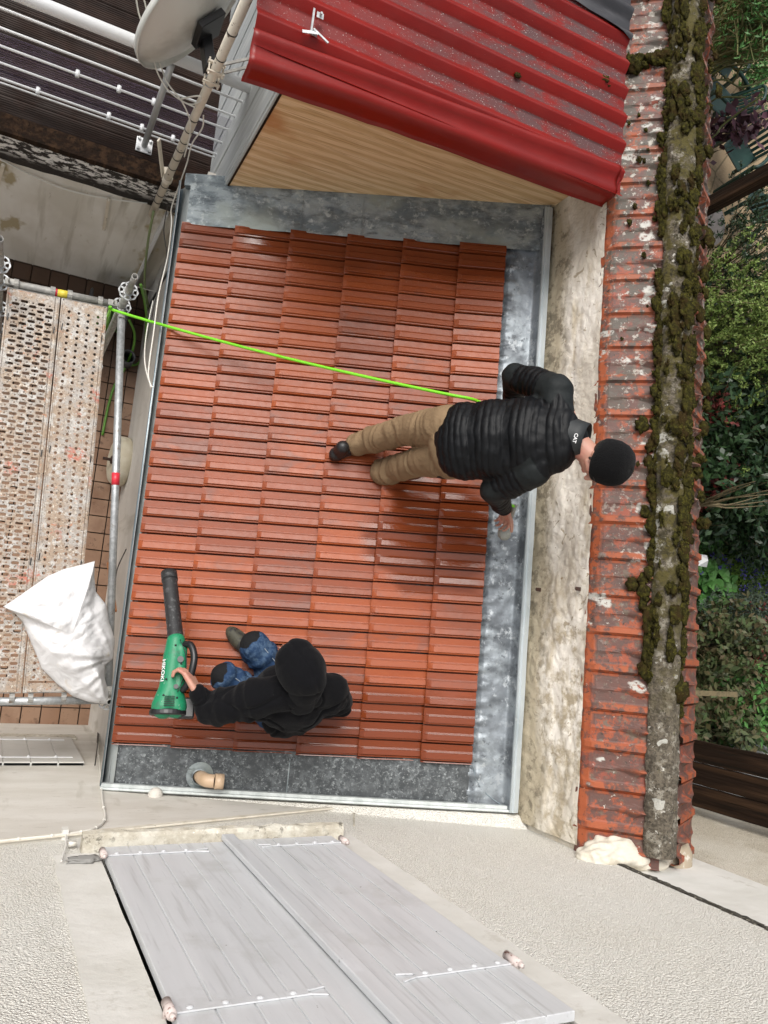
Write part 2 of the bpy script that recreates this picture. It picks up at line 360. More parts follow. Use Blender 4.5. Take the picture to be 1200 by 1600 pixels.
M['sticker_yellow'] = mat('yellow_sticker', (.62, .50, .05), .4)
M['skin'] = mat('skin', (.44, .23, .165), .5, layers=[(('noise', 25, .45, .65), (.48, .20, .15)), (('fine', 90, .6, .7), (.45, .2, .15))], bumps=[(('fine', 130, 0, 1), .12, .002)])
M['hair'] = mat('dark_hair', (.02, .014, .010), .5, bumps=[(('fine', (300, 300, 40), 0, 1), .8, .004)])
M['jacket'] = mat('black_quilted_jacket', (.0035, .004, .005), .50, spec=.2, layers=[(('attr:patch', 1, .45, .55), (.012, .0145, .015))],
    rl=[(('attr:patch', 1, .45, .55), .62)], bumps=[(('fine', 34, 0, 1), .35, .006)])
M['cloth_black'] = mat('black_cotton', (.006, .006, .007), .95, layers=[(('fine', 160, .72, .74), (.5, .5, .5)), (('noise', 7, .5, .7), (.006, .006, .007))], bumps=[(('fine', 260, 0, 1), .35, .003), (('noise', 22, 0, 1), .4, .012)], spec=.06, sheen=.05)
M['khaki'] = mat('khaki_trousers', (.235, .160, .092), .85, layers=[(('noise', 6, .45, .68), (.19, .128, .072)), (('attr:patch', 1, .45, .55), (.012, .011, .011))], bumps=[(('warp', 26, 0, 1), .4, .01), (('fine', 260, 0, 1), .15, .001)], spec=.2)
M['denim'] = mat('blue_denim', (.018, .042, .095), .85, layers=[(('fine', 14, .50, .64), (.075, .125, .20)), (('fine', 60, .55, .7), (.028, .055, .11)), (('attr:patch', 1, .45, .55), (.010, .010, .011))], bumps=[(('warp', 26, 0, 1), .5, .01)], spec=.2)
M['boot'] = mat('black_boot', (.013, .013, .014), .45)
M['boot2'] = mat('olive_boot', (.055, .052, .035), .7, layers=[(('noise', 20, .5, .6), (.02, .02, .018))])
M['white'] = mat('white_print', (.8, .8, .8), .6)
M['blower'] = mat('green_plastic', (.010, .21, .095), .48, layers=[(('fine', 18, .56, .66, 3.), (.03, .15, .08)), (('fine', 50, .64, .67, 9.), (.25, .35, .28)), (('noise', 10, .55, .75), (.015, .20, .10)), (('fine', 70, .70, .72), (.03, .03, .03))])
M['blacktube'] = mat('scuffed_black_tube', (.02, .02, .021), .55, layers=[(('fine', 40, .56, .62), (.07, .07, .072))], bumps=[(('fine', 60, 0, 1), .4, .005)])
M['grey_tool'] = mat('grey_nozzle', (.30, .31, .28), .5, layers=[(('fine', 40, .6, .65), (.5, .5, .48))])
M['concrete'] = mat('beige_concrete', (.50, .45, .34), .85, layers=[(('noise', 6, .46, .62), (.56, .52, .42)), (('fine', 30, .64, .68), (.36, .31, .22))], bumps=[(('noise', 30, 0, 1), .2, .005)])
M['timber'] = mat('dark_timber', (.018, .010, .006), .9, spec=.15, layers=[(('noise', (20, 20, 1), .46, .64), (.048, .026, .014)), (('noise', (40, 40, 1.5), .56, .64, 4.), (.012, .008, .005)), (('fine', 12, .76, .78, 5.), (.7, .68, .64))], bumps=[(('noise', (30, 30, 1.5), 0, 1), .8, .02)])
M['chair'] = mat('green_garden_plastic', (.006, .032, .025), .5, layers=[(('noise', 6, .5, .7), (.010, .045, .036))])
M['soil'] = mat('garden_soil', (.050, .036, .022), 1., layers=[(('fine', 14, .45, .62), (.022, .022, .010)), (('fine', 60, .58, .66, 3.), (.12, .09, .05))], bumps=[(('fine', 30, 0, 1), .8, .02)])
M['paving'] = mat('sandy_paving', (.32, .235, .14), .9, layers=[(('noise', 2.5, .45, .62), (.24, .17, .10)), (('voredge', 1.6, .03, .0), (.10, .08, .04)), (('fine', 30, .56, .66), (.40, .31, .20))], bumps=[(('fine', 40, 0, 1), .5, .01)])
M['gravel'] = mat('sandy_gravel', (.20, .16, .10), 1., layers=[(('vor', 45, .1, .6), (.10, .08, .05)), (('fine', 50, .56, .62, 3.), (.36, .31, .22))], bumps=[(('vor', 45, .6, .0), .9, .02)])
def leafmat(name, a, b, c, rough=.55):
    a, b, c = [tuple(v * .92 for v in q) for q in (a, b, c)]
    return mat(name, a, rough, layers=[(('rand', 1, .2, .9), b), (('noise', 3, .5, .68), c)], spec=.35)
M['lf_pale'] = leafmat('pale_leaf', (.14, .22, .045), (.26, .33, .09), (.10, .17, .03))
M['lf_dark'] = leafmat('dark_leaf', (.016, .040, .014), (.034, .068, .024), (.010, .026, .010), .38)
M['lf_grey'] = leafmat('greygreen_leaf', (.045, .070, .045), (.085, .115, .08), (.03, .045, .03))
M['lf_bright'] = leafmat('bright_leaf', (.055, .16, .035), (.10, .25, .06), (.03, .09, .02))
M['lf_grass'] = leafmat('grass_blade', (.08, .17, .02), (.15, .26, .035), (.04, .09, .012))
M['lf_red'] = leafmat('red_leaf', (.13, .022, .020), (.22, .04, .035), (.06, .014, .012))
M['lf_purple'] = leafmat('purple_leaf', (.055, .018, .030), (.10, .035, .055), (.03, .012, .015))
M['lf_olive'] = leafmat('olive_stem_leaf', (.075, .085, .022), (.13, .13, .045), (.045, .05, .015))
M['lf_mix'] = leafmat('bronze_leaf', (.050, .080, .024), (.095, .070, .034), (.035, .055, .018))
M['flower'] = leafmat('blue_flower', (.07, .06, .30), (.12, .10, .42), (.05, .04, .22))
M['twig'] = mat('twig', (.13, .10, .05), .8, layers=[(('fine', 30, .5, .65), (.06, .05, .025))])
def setattr_(o, name, fn):
    me = o.data; a = me.attributes.new(name, 'FLOAT', 'POINT')
    a.data.foreach_set('value', [float(fn(v.co)) for v in me.vertices])
def setvals(o, name, vals):
    a = o.data.attributes.new(name, 'FLOAT', 'POINT'); a.data.foreach_set('value', vals)
N3 = lambda x, y, z: noise.noise(Vector((x, y, z)))
cl = lambda x, a=0., b=1.: max(a, min(b, x))

# ================================================================= GROUND
b = MB(); b.add([(-60, -60, -.02), (120, -60, -.02), (120, 120, -.02), (-60, 120, -.02)], [(0, 1, 2, 3)])
struct(b.build('ground', M['soil']))
b = MB(); b.add([(-1.6, -1.03, .0), (.93, -1.03, .0), (.93, 2.80, .0), (-1.6, 2.80, .0)], [(0, 1, 2, 3)])
struct(b.build('patio_bed', M['joint']))
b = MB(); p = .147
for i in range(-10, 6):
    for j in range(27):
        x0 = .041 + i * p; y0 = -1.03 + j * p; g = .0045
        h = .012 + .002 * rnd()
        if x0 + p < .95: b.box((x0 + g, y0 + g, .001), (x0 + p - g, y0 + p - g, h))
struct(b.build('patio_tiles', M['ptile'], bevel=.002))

# ================================================================= HOUSE (wall the photo is taken from)
WY = -1.03
hs = thing('house', 'cream roughcast house wall with grey shutters at the bottom of the photo', 'house', (1, WY, 0))
b = MB()
ox0, ox1, oz0, oz1 = .535, 1.60, 3.50, 5.9
for a, c in (((-3, 0), (ox0, 9.5)), ((ox1, 0), (2.86, 9.5)), ((ox0, 0), (ox1, oz0)), ((ox0, oz1), (ox1, 9.5))):
    b.box((a[0], WY - .35, a[1]), (c[0], WY, c[1]))
b.build('wall', M['roughcast'], hs)
b = MB(); b.box((ox0 - .1, WY - .33, oz0 - .1), (ox1 + .1, WY - .16, oz1 + .1)); b.build('window_recess', M['blackplast'], hs)
# smooth render low on the wall, slanted top edge
b = MB(); b.prism([(-3, WY, 0), (2.0, WY, 0), (2.0, WY, 2.86), (1.98, WY, 2.90), (.17, WY, 3.325), (-3, WY, 4.05)], (0, .012, 0)); b.build('smooth_render_panel', M['render'], hs)
b = MB(); b.prism([(1.98, WY + .0125, 2.875), (1.98, WY + .0125, 2.915), (.17, WY + .0125, 3.34), (-2, WY + .0125, 3.84), (-2, WY + .0125, 3.80), (.17, WY + .0125, 3.30)], (0, .010, 0)); b.build('render_edge_band', M['mortar'], hs, bevel=.004)
# smooth surround bands either side of the shutters
b = MB(); nn = 30
def band(x0, x1, z0, z1, seed, am=(.012, .012)):
    L = []; Rr = []
    for k in range(nn + 1):
        z = z0 + (z1 - z0) * k / nn
        L.append((x0 + am[0] * N3(k * .6, seed, 0), WY, z)); Rr.append((x1 + am[1] * N3(k * .6, seed + 5, 0), WY, z))
    return L + Rr[::-1]
b.prism(band(.365, ox0 + .006, 3.50, 6.2, 1., (.012, .003)), (0, .006, 0)); b.prism(band(ox1 - .008, 1.74, 3.40, 6.2, 2., (.003, .012)), (0, .006, 0))
b.build('window_surround', M['band'], hs)
b = MB(); b.ball((.475, WY + .012, 3.60), .055, 3, .5, (1.1, .18, .8), 3); b.build('mortar_patch', mat('grey_patch', (.27, .265, .25), .9, bumps=[(('fine', 60, 0, 1), .6, .006)]), hs, smooth=True)
# sill
def sillfn(u, v):
    pass
b = MB(); ns = 60
rows = []
for k in range(ns + 1):
    x = .475 + (1.66 - .475) * k / ns; n1 = .008 * N3(x * 9, 1, 0); n2 = .010 * N3(x * 14, 4, 0); n3 = .012 * N3(x * 11, 9, 2)
    rows.append([(x, WY, 3.425 + n1), (x, WY + .065 + n2, 3.430 + n1), (x, WY + .08 + n2, 3.445), (x, WY + .075 + n3, 3.470 + n3 * .4), (x, WY + .06, 3.487), (x, WY, 3.492)])
b.add([q for r in rows for q in r], [(i*6+j, (i+1)*6+j, (i+1)*6+(j+1) % 6, i*6+(j+1) % 6) for i in range(ns) for j in range(6)] + [tuple(range(6)), tuple(ns*6+j for j in reversed(range(6)))])
b.build('window_sill', M['stone'], hs)
# corner strip towards the neighbour, dark damp joint
b = MB()
for k in range(40):
    z = 2.9 + k * .09; b.ball((2.875 + .006 * N3(k, 0, 0), WY + .001, z), .05, 3, .7, (.36, .12, 1.1), k)
b.build('damp_joint', mat('damp_black_joint', (.05, .045, .035), .95, layers=[(('fine', 40, .55, .62), (.3, .28, .22))], bumps=[(('fine', 60, 0, 1), 1, .01)]), hs, smooth=True)
# shutters
M['flaked'] = mat('flaked_edge', (.60, .615, .65), .5, layers=[(('fine', 22, .48, .52), (.02, .018, .016))])
def shutter(x0, x1, y, nb, lab, cover=None, strap_from='l'):
    sh = D.objects.new('shutter', None); 
    o = MB(); n = nb; wd = (x1 - x0) / n
    for k in range(n):
        g = .0022
        o.box((x0 + k * wd + (g if k else 0), y, 3.515), (x0 + (k + 1) * wd - (g if k < n - 1 else 0), y + .028, 5.235))
    o.box((x0 + .004, y + .002, 3.517), (x1 - .004, y + .0235, 5.233))
    s = o.build('shutter', M['shutter'], hs, bevel=.0025); s['label'] = lab
    for z in (3.63, 4.93):
        q = MB(); a, c = (x0 + .005, x1 - .16) if strap_from == 'l' else (x0 + .16, x1 - .005)
        q.box((a, y + .029, z - .016), (c, y + .034, z + .016))
        e = c if strap_from == 'l' else a; sg = 1 if strap_from == 'l' else -1
        q.beam((e, y + .0315, z + .010), (e + sg * .05, y + .0315, z + .026), .009, .005, (0, 1, 0))
        q.beam((e, y + .0315, z - .010), (e + sg * .055, y + .0315, z - .020), .009, .005, (0, 1, 0))
        st = q.build('hinge_strap', M['shutter'], s, bevel=.001)
        for t in (.1, .36, .62, .88):
            r = MB(); r.ball((a + (c - a) * t, y + .034, z), .010, 2, 0, (1, .55, 1)); r.build('bolt', M['shutter'], st, smooth=True)
        q = MB(); q.box((a, y + .0285, z - .0178), (c, y + .0305, z - .0162)); q.build('strap_flaked_edge', M['flaked'], s)  # strip of flaked paint along the strap's lower edge
        xx = x0 - .012 if strap_from == 'l' else x1 + .012
        q = MB(); q.tube([(xx, y + .038, z - .035), (xx, y + .038, z + .035)], .0135, 14); q.tube([(xx, y + .038, z + .03), (xx, y + .038, z + .052)], .0075, 10)
        q.box((min(xx, x0 if strap_from == 'l' else x1) , y + .026, z - .012), (max(xx, x0 if strap_from == 'l' else x1), y + .034, z + .012))
        q.tube([(xx, y + .038, z - .03), (xx, WY, z - .03)], .007, 8)
        q.build('hinge_pin', M['pinpaint'], s, smooth=True)
    return s
M['pinpaint'] = mat('rusty_painted_pin', (.58, .50, .47), .6, layers=[(('fine', 60, .55, .62), (.18, .07, .05))])
s1 = shutter(.552, 1.075, WY + .004, 5, 'left shutter leaf, its hinge side above a grey mortar patch', strap_from='l')
s2 = shutter(1.088, 1.585, WY + .010, 5, 'right shutter leaf with a raised cover strip', strap_from='r')
b = MB(); b.box((1.055, WY + .0385, 3.505), (1.112, WY + .062, 5.24)); b.build('cover_strip', M['shutter'], s2, bevel=.004)
b = MB()
for p_ in ((1.25, 4.55), (1.27, 4.52), (.9, 4.9), (1.0, 4.35)):
    b.box((p_[0], WY + .0325, p_[1]), (p_[0] + .012, WY + .0332, p_[1] + .006))
# small lower window with its own shutter and sill
b = MB(); b.box((-.6, WY, .62), (.70, WY + .03, .78)); b.build('lower_window_sill', M['stone'], hs, bevel=.005)
b = MB()
for k in range(7):
    b.box((-.42 + k * .155, WY + .0125, .80), (-.42 + (k + 1) * .155 - .006, WY + .036, 1.72))
b.box((-.42, WY + .0125, .80), (.66, WY + .030, 1.72)); ls = b.build('lower_shutter', mat('pale_lower_shutter', (.56, .55, .52), .6, layers=[(('noise', 6, .5, .7), (.50, .49, .45))]), hs, bevel=.002)
for z in (.93, 1.58):
    q = MB(); q.box((-.40, WY + .037, z - .014), (.60, WY + .041, z + .014)); 
    for k in range(6): q.ball((-.3 + k * .16, WY + .042, z), .009, 1, 0)
    q.build('hinge_strap', M['white_metal'], ls)
# pipe stub dome on the wall by the flashing
b = MB(); b.lathe([(.0, .040), (.018, .037), (.033, .022), (.040, .0)], (.945, WY + .02, 2.56), 18, (0, 1, .6)); b.build('vent_dome', M['render'], hs, smooth=True)
# cable clipped to the wall
b = MB(); cp = [aty(*q, WY + .022) for q in ((152, 1120), (152, 1150), (156, 1200), (160, 1250), (164, 1278), (150, 1293), (120, 1301), (60, 1308), (0, 1314), (-40, 1319))]
cc = curve(cp, 6); b.tube(cc, .0055, 8)
for q in cc[::5]: b.ball(q, .010, 1, 0)
b.box((.43, WY + .012, 3.40), (.46, WY + .03, 3.42))
b.build('wall_cable', M['cable'], hs, smooth=True)
b = MB(); b.tube([aty(103, 1305, WY + .02), aty(103, 1322, WY + .02), aty(96, 1345, WY + .02)], .004, 6)
b.box(tuple(aty(99, 1308, WY) - Vector((.012, 0, .01))), tuple(aty(107, 1300, WY + .03) + Vector((0, .012, .01)))); b.build('junction_box', M['band'], hs)
# twig-like crack stub right of the sill
b = MB(); b.tube([aty(553, 1290, WY + .004), aty(553, 1272, WY + .006), aty(548, 1264, WY + .004)], .0045, 5); b.tube([aty(553, 1274, WY + .006), aty(557, 1266, WY + .004)], .0035, 5); b.build('hook', M['stone'], hs)

# ================================================================= NEIGHBOUR'S HOUSE WALL
nb_ = thing('neighbour_house', 'beige roughcast wall of the next house with a smooth white corner band', 'house', (4, -1.1, 0))
b = MB(); b.box((2.87, WY - .40, 0), (9, WY - .055, 9.5)); b.build('wall', M['roughcast2'], nb_)
b = MB(); b.prism([(2.90, WY - .055, 0), (3.52, WY - .055, 0), (3.50, WY - .055, 4.6), (3.44, WY - .055, 9), (2.90, WY - .055, 9)], (0, .02, 0)); b.build('corner_band', M['band'], nb_)
b = MB(); b.box((4.3, WY - .055, 0), (9, WY - .03, 2.78)); b.build('base_band', M['white_metal'], nb_)

# ================================================================= BOUNDARY WALL WITH TILE COPING
bw = thing('boundary_wall', 'rendered garden wall capped with old orange tiles and a mossy round ridge', 'wall', (3, 2, 0))
WX = 2.80
b = MB(); b.box((WX + .012, WY, 0), (3.42, 9, 3.86)); b.build('wall_core', M['limewall'], bw)
def wf(u, v):
    y = -1.0 + 4.1 * u; z = 3.05 + .79 * v
    d = .014 * noise.noise(Vector((0, y * 3.5, z * 5))) + .009 * noise.noise(Vector((3, y * 9, z * 11))) + .005 * noise.noise(Vector((7, y * 24, z * 28)))
    if y < .9:                                                    # rough stones show through
        st = noise.voronoi(Vector((.3 * N3(y * 6, z * 6, 0), y * 7.5 + .5 * N3(y * 5, z * 5, 1), z * 9.5 + .5 * N3(y * 5, z * 5, 4))))[0]; d += .008 * cl((.9 - y) / .6) * cl((st[1] - st[0]) * 2.5)
    d += .02 * cl((3.62 + .05 * N3(y * 3, 0, 0) - z) / .03) * .5
    return (WX - .004 - cl(d, -.01, .05) * .55, y, z)
b = MB(); b.grid(wf, 520, 110)
o = b.build('wall_face', M['limewall'], bw, smooth=True)
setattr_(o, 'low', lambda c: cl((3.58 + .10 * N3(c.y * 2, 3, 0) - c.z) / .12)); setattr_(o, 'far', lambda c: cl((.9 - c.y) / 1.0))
# coping tiles
def cop_h(u, v):                                  # u eave->ridge, v across one tile
    h = .0
    h += .015 * cl((v - .74) / .03) * cl((.96 - v) / .03)
    h += .005 * cl((.05 - v) / .02)
    h += .036 * cl(1.3 - abs(u - .68) / .24 - abs(v - .40) / .13) ** 1.0 * .8
    h += .009 * cl(1 - abs(v - (.40 + .03 * math.sin(u * 9))) / .05) * cl(u * 4)
    h += .007 * cl((.30 - u) / .28) * cl(1 - abs(v - .40) / .16)
    h -= .010 * cl((v - .965) / .01)
    return h
LC = []
for px, py, r in ((982, 222, .035), (995, 230, .032), (975, 228, .02), (966, 538, .026), (955, 556, .018), (1000, 795, .024), (1012, 800, .022), (957, 932, .024), (964, 940, .022), (945, 936, .012), (1018, 1053, .016), (1006, 470, .02), (960, 508, .022), (975, 512, .018), (940, 650, .014), (950, 975, .010), (988, 560, .014), (1010, 350, .02), (990, 40, .026), (1003, 585, .012), (1012, 690, .02), (1000, 700, .015), (958, 1190, .012), (948, 1230, .015), (1002, 1150, .014)):
    q = atz(px, py, 4.0); LC.append((q.x, q.y, r * 1.15))
for px, py in ((1060, 128), (1052, 165), (1055, 470), (1050, 500), (1043, 690), (1048, 705), (1040, 815), (1046, 850), (1038, 870), (1060, 10), (1050, 350), (1046, 720), (1062, 60), (1058, 180), (1052, 440), (1030, 1080), (1040, 1260)):
    q = atz(px, py, 4.18); LC.append((q.x, q.y, .02 + .018 * rnd()))
def lich(c):
    v = 0
    for x, y, r in LC:
        dx = c.x - x; dy = c.y - y
        if abs(dx) < .1 and abs(dy) < .1:
            v = max(v, cl(.5 + (r - math.hypot(dx, dy) + .022 * noise.noise(c * 34)) / .012))
    return v
PITCH = .1945
def coping(name, side, y_start, n, seed):
    vs = []; fs = []; tone = []; old = []; rim = []
    nu, nv = 22, 24
    for t in range(n):
        tt = rnd(); jz = .004 * (rnd() - .5); jx = .010 * (rnd() - .5); y0 = y_start + t * PITCH
        o = len(vs)
        for i in range(nu + 1):
            u = i / nu
            for j in range(nv + 1):
                v = j / nv; yy = max(y0 + PITCH * (1 - v), -1.055 + .02 * (v * 0))
                h = cop_h(u, v)
                if side < 0:
                    x = 2.800 + jx + .28 * u; z = 3.875 + jz + .235 * u + h
                    drop = cl((.07 - u) / .07); z -= .030 * drop ** 1.5
                else:
                    x = 3.50 + jx - .30 * u; z = 3.94 + jz + .165 * u + h * 1.5
                    drop = cl((.06 - u) / .06); z -= .03 * drop ** 1.5
                vs.append((x, yy, z)); tone.append(tt); old.append(cl(.12 + .32 * yy + .3 * (rnd() - .5))); rim.append(max(cl((.10 - u) / .06), cl((v - .72) / .05) * .9, cl((.09 - v) / .04) * .8, cl(1 - abs(v - .40) / .12) * cl(1 - abs(u - .68) / .3)) * cl(1.15 - .14 * yy))
        fs += [(o+i*(nv+1)+j, o+(i+1)*(nv+1)+j, o+(i+1)*(nv+1)+j+1, o+i*(nv+1)+j+1) for i in range(nu) for j in range(nv)]
        for i in (0,):                             # front lip
            o2 = len(vs)
            for j in range(nv + 1):
                q = vs[o + j]; vs.append((q[0] + .002 * side, q[1], q[2] - .03)); tone.append(tt); old.append(0); rim.append(1)
            fs += [(o + j, o + j + 1, o2 + j + 1, o2 + j) for j in range(nv)]
        for jj in (0, nv):
            o2 = len(vs)
            for i in range(nu + 1):
                q = vs[o + i*(nv+1)+jj]; vs.append((q[0], q[1], q[2] - .022)); tone.append(tt); old.append(0); rim.append(1)
            fs += [(o + i*(nv+1)+jj, o + (i+1)*(nv+1)+jj, o2+i+1, o2+i) for i in range(nu)]
    m = MB(); m.v = vs; m.f = fs; ob = m.build(name, M['coping'], bw); setvals(ob, 'tone', tone); setvals(ob, 'old', old); setvals(ob, 'rim', rim); setattr_(ob, 'lich', lich); return ob
yj = atx(903, 989, 2.79).y
coping('coping_tiles', -1, yj - 6 * PITCH + .0, 28, 1)
coping('coping_tiles', 1, yj - 6 * PITCH + .06, 28, 2)
# ridge: round capping, concrete under moss
def rf(u, v):
    y = -.99 + 6.2 * u; a = math.pi * (-.08 + 1.16 * v)
    r = .085 + .010 * N3(y * 3, v * 3, 2) + .008 * N3(y * 14, v * 9, 5) + .010 * cl((y - .2) / 2) + .003 * N3(y * 50, v * 30, 5)
    return (3.098 - r * math.cos(a) * 1.04, y, 4.090 + r * .86 * math.sin(a))
b = MB(); b.grid(rf, 700, 40); o = b.build('ridge_cap', M['ridge'], bw, smooth=True); setattr_(o, 'old', lambda c: cl((c.y + .5) / 1.5)); setattr_(o, 'lich', lich)
M['mossfrond'] = mat('moss_frond', (.10, .09, .018), 1., layers=[(('rand', 1, .3, .9), (.035, .030, .008)), (('noise', 5, .5, .7), (.16, .15, .03))], spec=.1)
# moss cushions
def moss(name, pts):
    m = MB()
    for k, (x, y, z, r, sx, sy, sz) in enumerate(pts): m.ball((x, y, z), r, 3, .95 if r < .026 else .5, (sx * (.8 + .5 * rnd()), sy * (.8 + .6 * rnd()), sz), k * 1.7)
    return m.build(name, M['moss'], bw, smooth=True)
def onL(x, y): return 3.875 + .235 * (x - 2.775) / .30
L = []
for k in range(420):                              # along the left foot of the ridge
    y = -.15 + 5.0 * rnd() ** .95
    if N3(y * 2.1, 9, 0) < -.30: continue
    ex = .035 * rnd() ** 1.5 + .045 * cl(N3(y * 1.7, 2, 0)) + (.025 if .2 < y < .4 else 0)
    x = 3.022 - ex; L.append((x, y, onL(x, y) + .020, .009 + .024 * rnd() ** 1.6, 1, 1.25, .55))
for k in range(1300):                              # over the top and garden side
    y = -.3 + 5.6 * rnd(); a = math.pi * (.05 + .95 * rnd() ** .8)
    dens = cl(.25 + .30 * y) if a < math.pi * .5 else cl(.55 + .2 * y)
    if rnd() > dens or N3(y * 2.7, a * 1.2, 4) < -.08: continue
    r = .086 + .010 * cl((y - .2) / 2); L.append((3.098 - r * math.cos(a), y, 4.095 + r * math.sin(a) - .004, .009 + .028 * rnd() ** 1.6, 1, 1.3, .42))
for k in range(90):                              # garden side tiles under moss
    y = .6 + 4.4 * rnd(); L.append((3.25 + .16 * rnd(), y, 4.085 - .07 * rnd() , .012 + .022 * rnd(), 1, 1.3, .6))
moss('moss', L)
m = MB()                                          # moss fronds fringing the cushions
for (x, y, z, r, sx, sy, sz) in L:
    for k in range(12):
        v = Vector((rnd() * 2 - 1, rnd() * 2 - 1, rnd() * 1.4 - .2)).normalized(); c_ = Vector((x + v.x * r * .9, y + v.y * r, z + v.z * r * .65)); t_ = v.orthogonal().normalized() * .0022
        e_ = c_ + (v + Vector((rnd() - .5, rnd() - .5, rnd() - .5)) * .9) * (.006 + .007 * rnd()); m.add([c_ - t_, c_ + t_, e_], [(0, 1, 2)])
o = m.build('moss_fronds', M['mossfrond'], bw); o['kind'] = 'stuff'
L = []
for px, py, r in ((1003, 665, .040), (1008, 722, .030), (990, 913, .036), (1000, 925, .03), (1003, 800, .026), (992, 735, .012), (998, 725, .010)):
    q = atz(px, py, 4.02); x = min(q.x, 3.02); L.append((x, q.y, onL(x, q.y) + .010, r, 1, 1.1, .7))
for k in range(34):                               # the mossy tile joint high on the coping
    u = rnd(); x = 2.78 + .25 * u; L.append((x, 3.35 + .05 * (rnd() - .5), onL(x, 0) + .012, .02 + .018 * rnd(), 1.2, 1, .6))
for k in range(22):
    x = 2.84 + .22 * rnd(); y = 1.6 + 3.2 * rnd(); L.append((x, y, onL(x, 0) + .004, .006 + .010 * rnd(), 1, 1, .5))
moss('moss_cushion', L)
# mortar at the foot by the house
b = MB(); b.ball((3.02, WY + .0, 3.95), .20, 5, .22, (1.45, .52, .66), 5); b.build('mortar_fillet', M['mortar'], bw, smooth=True)
b = MB(); b.lathe([(.0, .14), (.05, .125), (.095, .075), (.12, .0)], (3.30, WY - .02, 3.97), 20, (.2, 1, .25)); b.build('render_cone', mat('dirty_fillet', (.36, .30, .22), .9, layers=[(('fine', (10, 10, 30), .54, .60), (.55, .52, .45))]), bw, smooth=True)
for px in ((846, 922), (908, 921)):
    q = atx(px[0], px[1], WX); b = MB()
    b.prism([(WX + .005, q.y - .011, q.z - .0), (WX + .005, q.y + .011, q.z - .0), (WX - .05, q.y + .010, q.z + .012), (WX - .056, q.y, q.z + .014), (WX - .05, q.y - .010, q.z + .012)], (0, 0, .005))
    b.build('iron_bracket', M['rust'], bw, bevel=.001)
# ================================================================= ANNEX (the tiled lean-to roof being cleaned)
ax = thing('annex', 'low lean-to annex with a glossy orange tiled roof and zinc flashing', 'building', (1.7, .8, 0))
CT, ST = math.cos(TH), math.sin(TH)
def rp(u, v, w_):                                   # u up the slope from X=.70, v = world Y, w_ off the plane
    return (.70 + u * CT - w_ * ST, v + .028 * u * CT, 2.35 + u * ST + w_ * CT)
UX = lambda X: (X - .70) / CT
b = MB(); b.prism([(.86, WY, 0), (2.79, WY, 0), (2.79, WY, roofz(2.79) - .05), (.86, WY, roofz(.86) - .06)], (0, 3.68, 0)); b.box((.86, 2.60, 0), (.92, 2.86, 2.2)); b.build('wall', M['render'], ax)
b = MB(); b.prism([rp(.02, WY + .01, -.04), rp(UX(2.79), WY + .01, -.04), rp(UX(2.79), WY + .01, -.012), rp(.02, WY + .01, -.012)], (0, 3.66, 0)); b.build('roof_deck', M['zinc_dark'], ax)
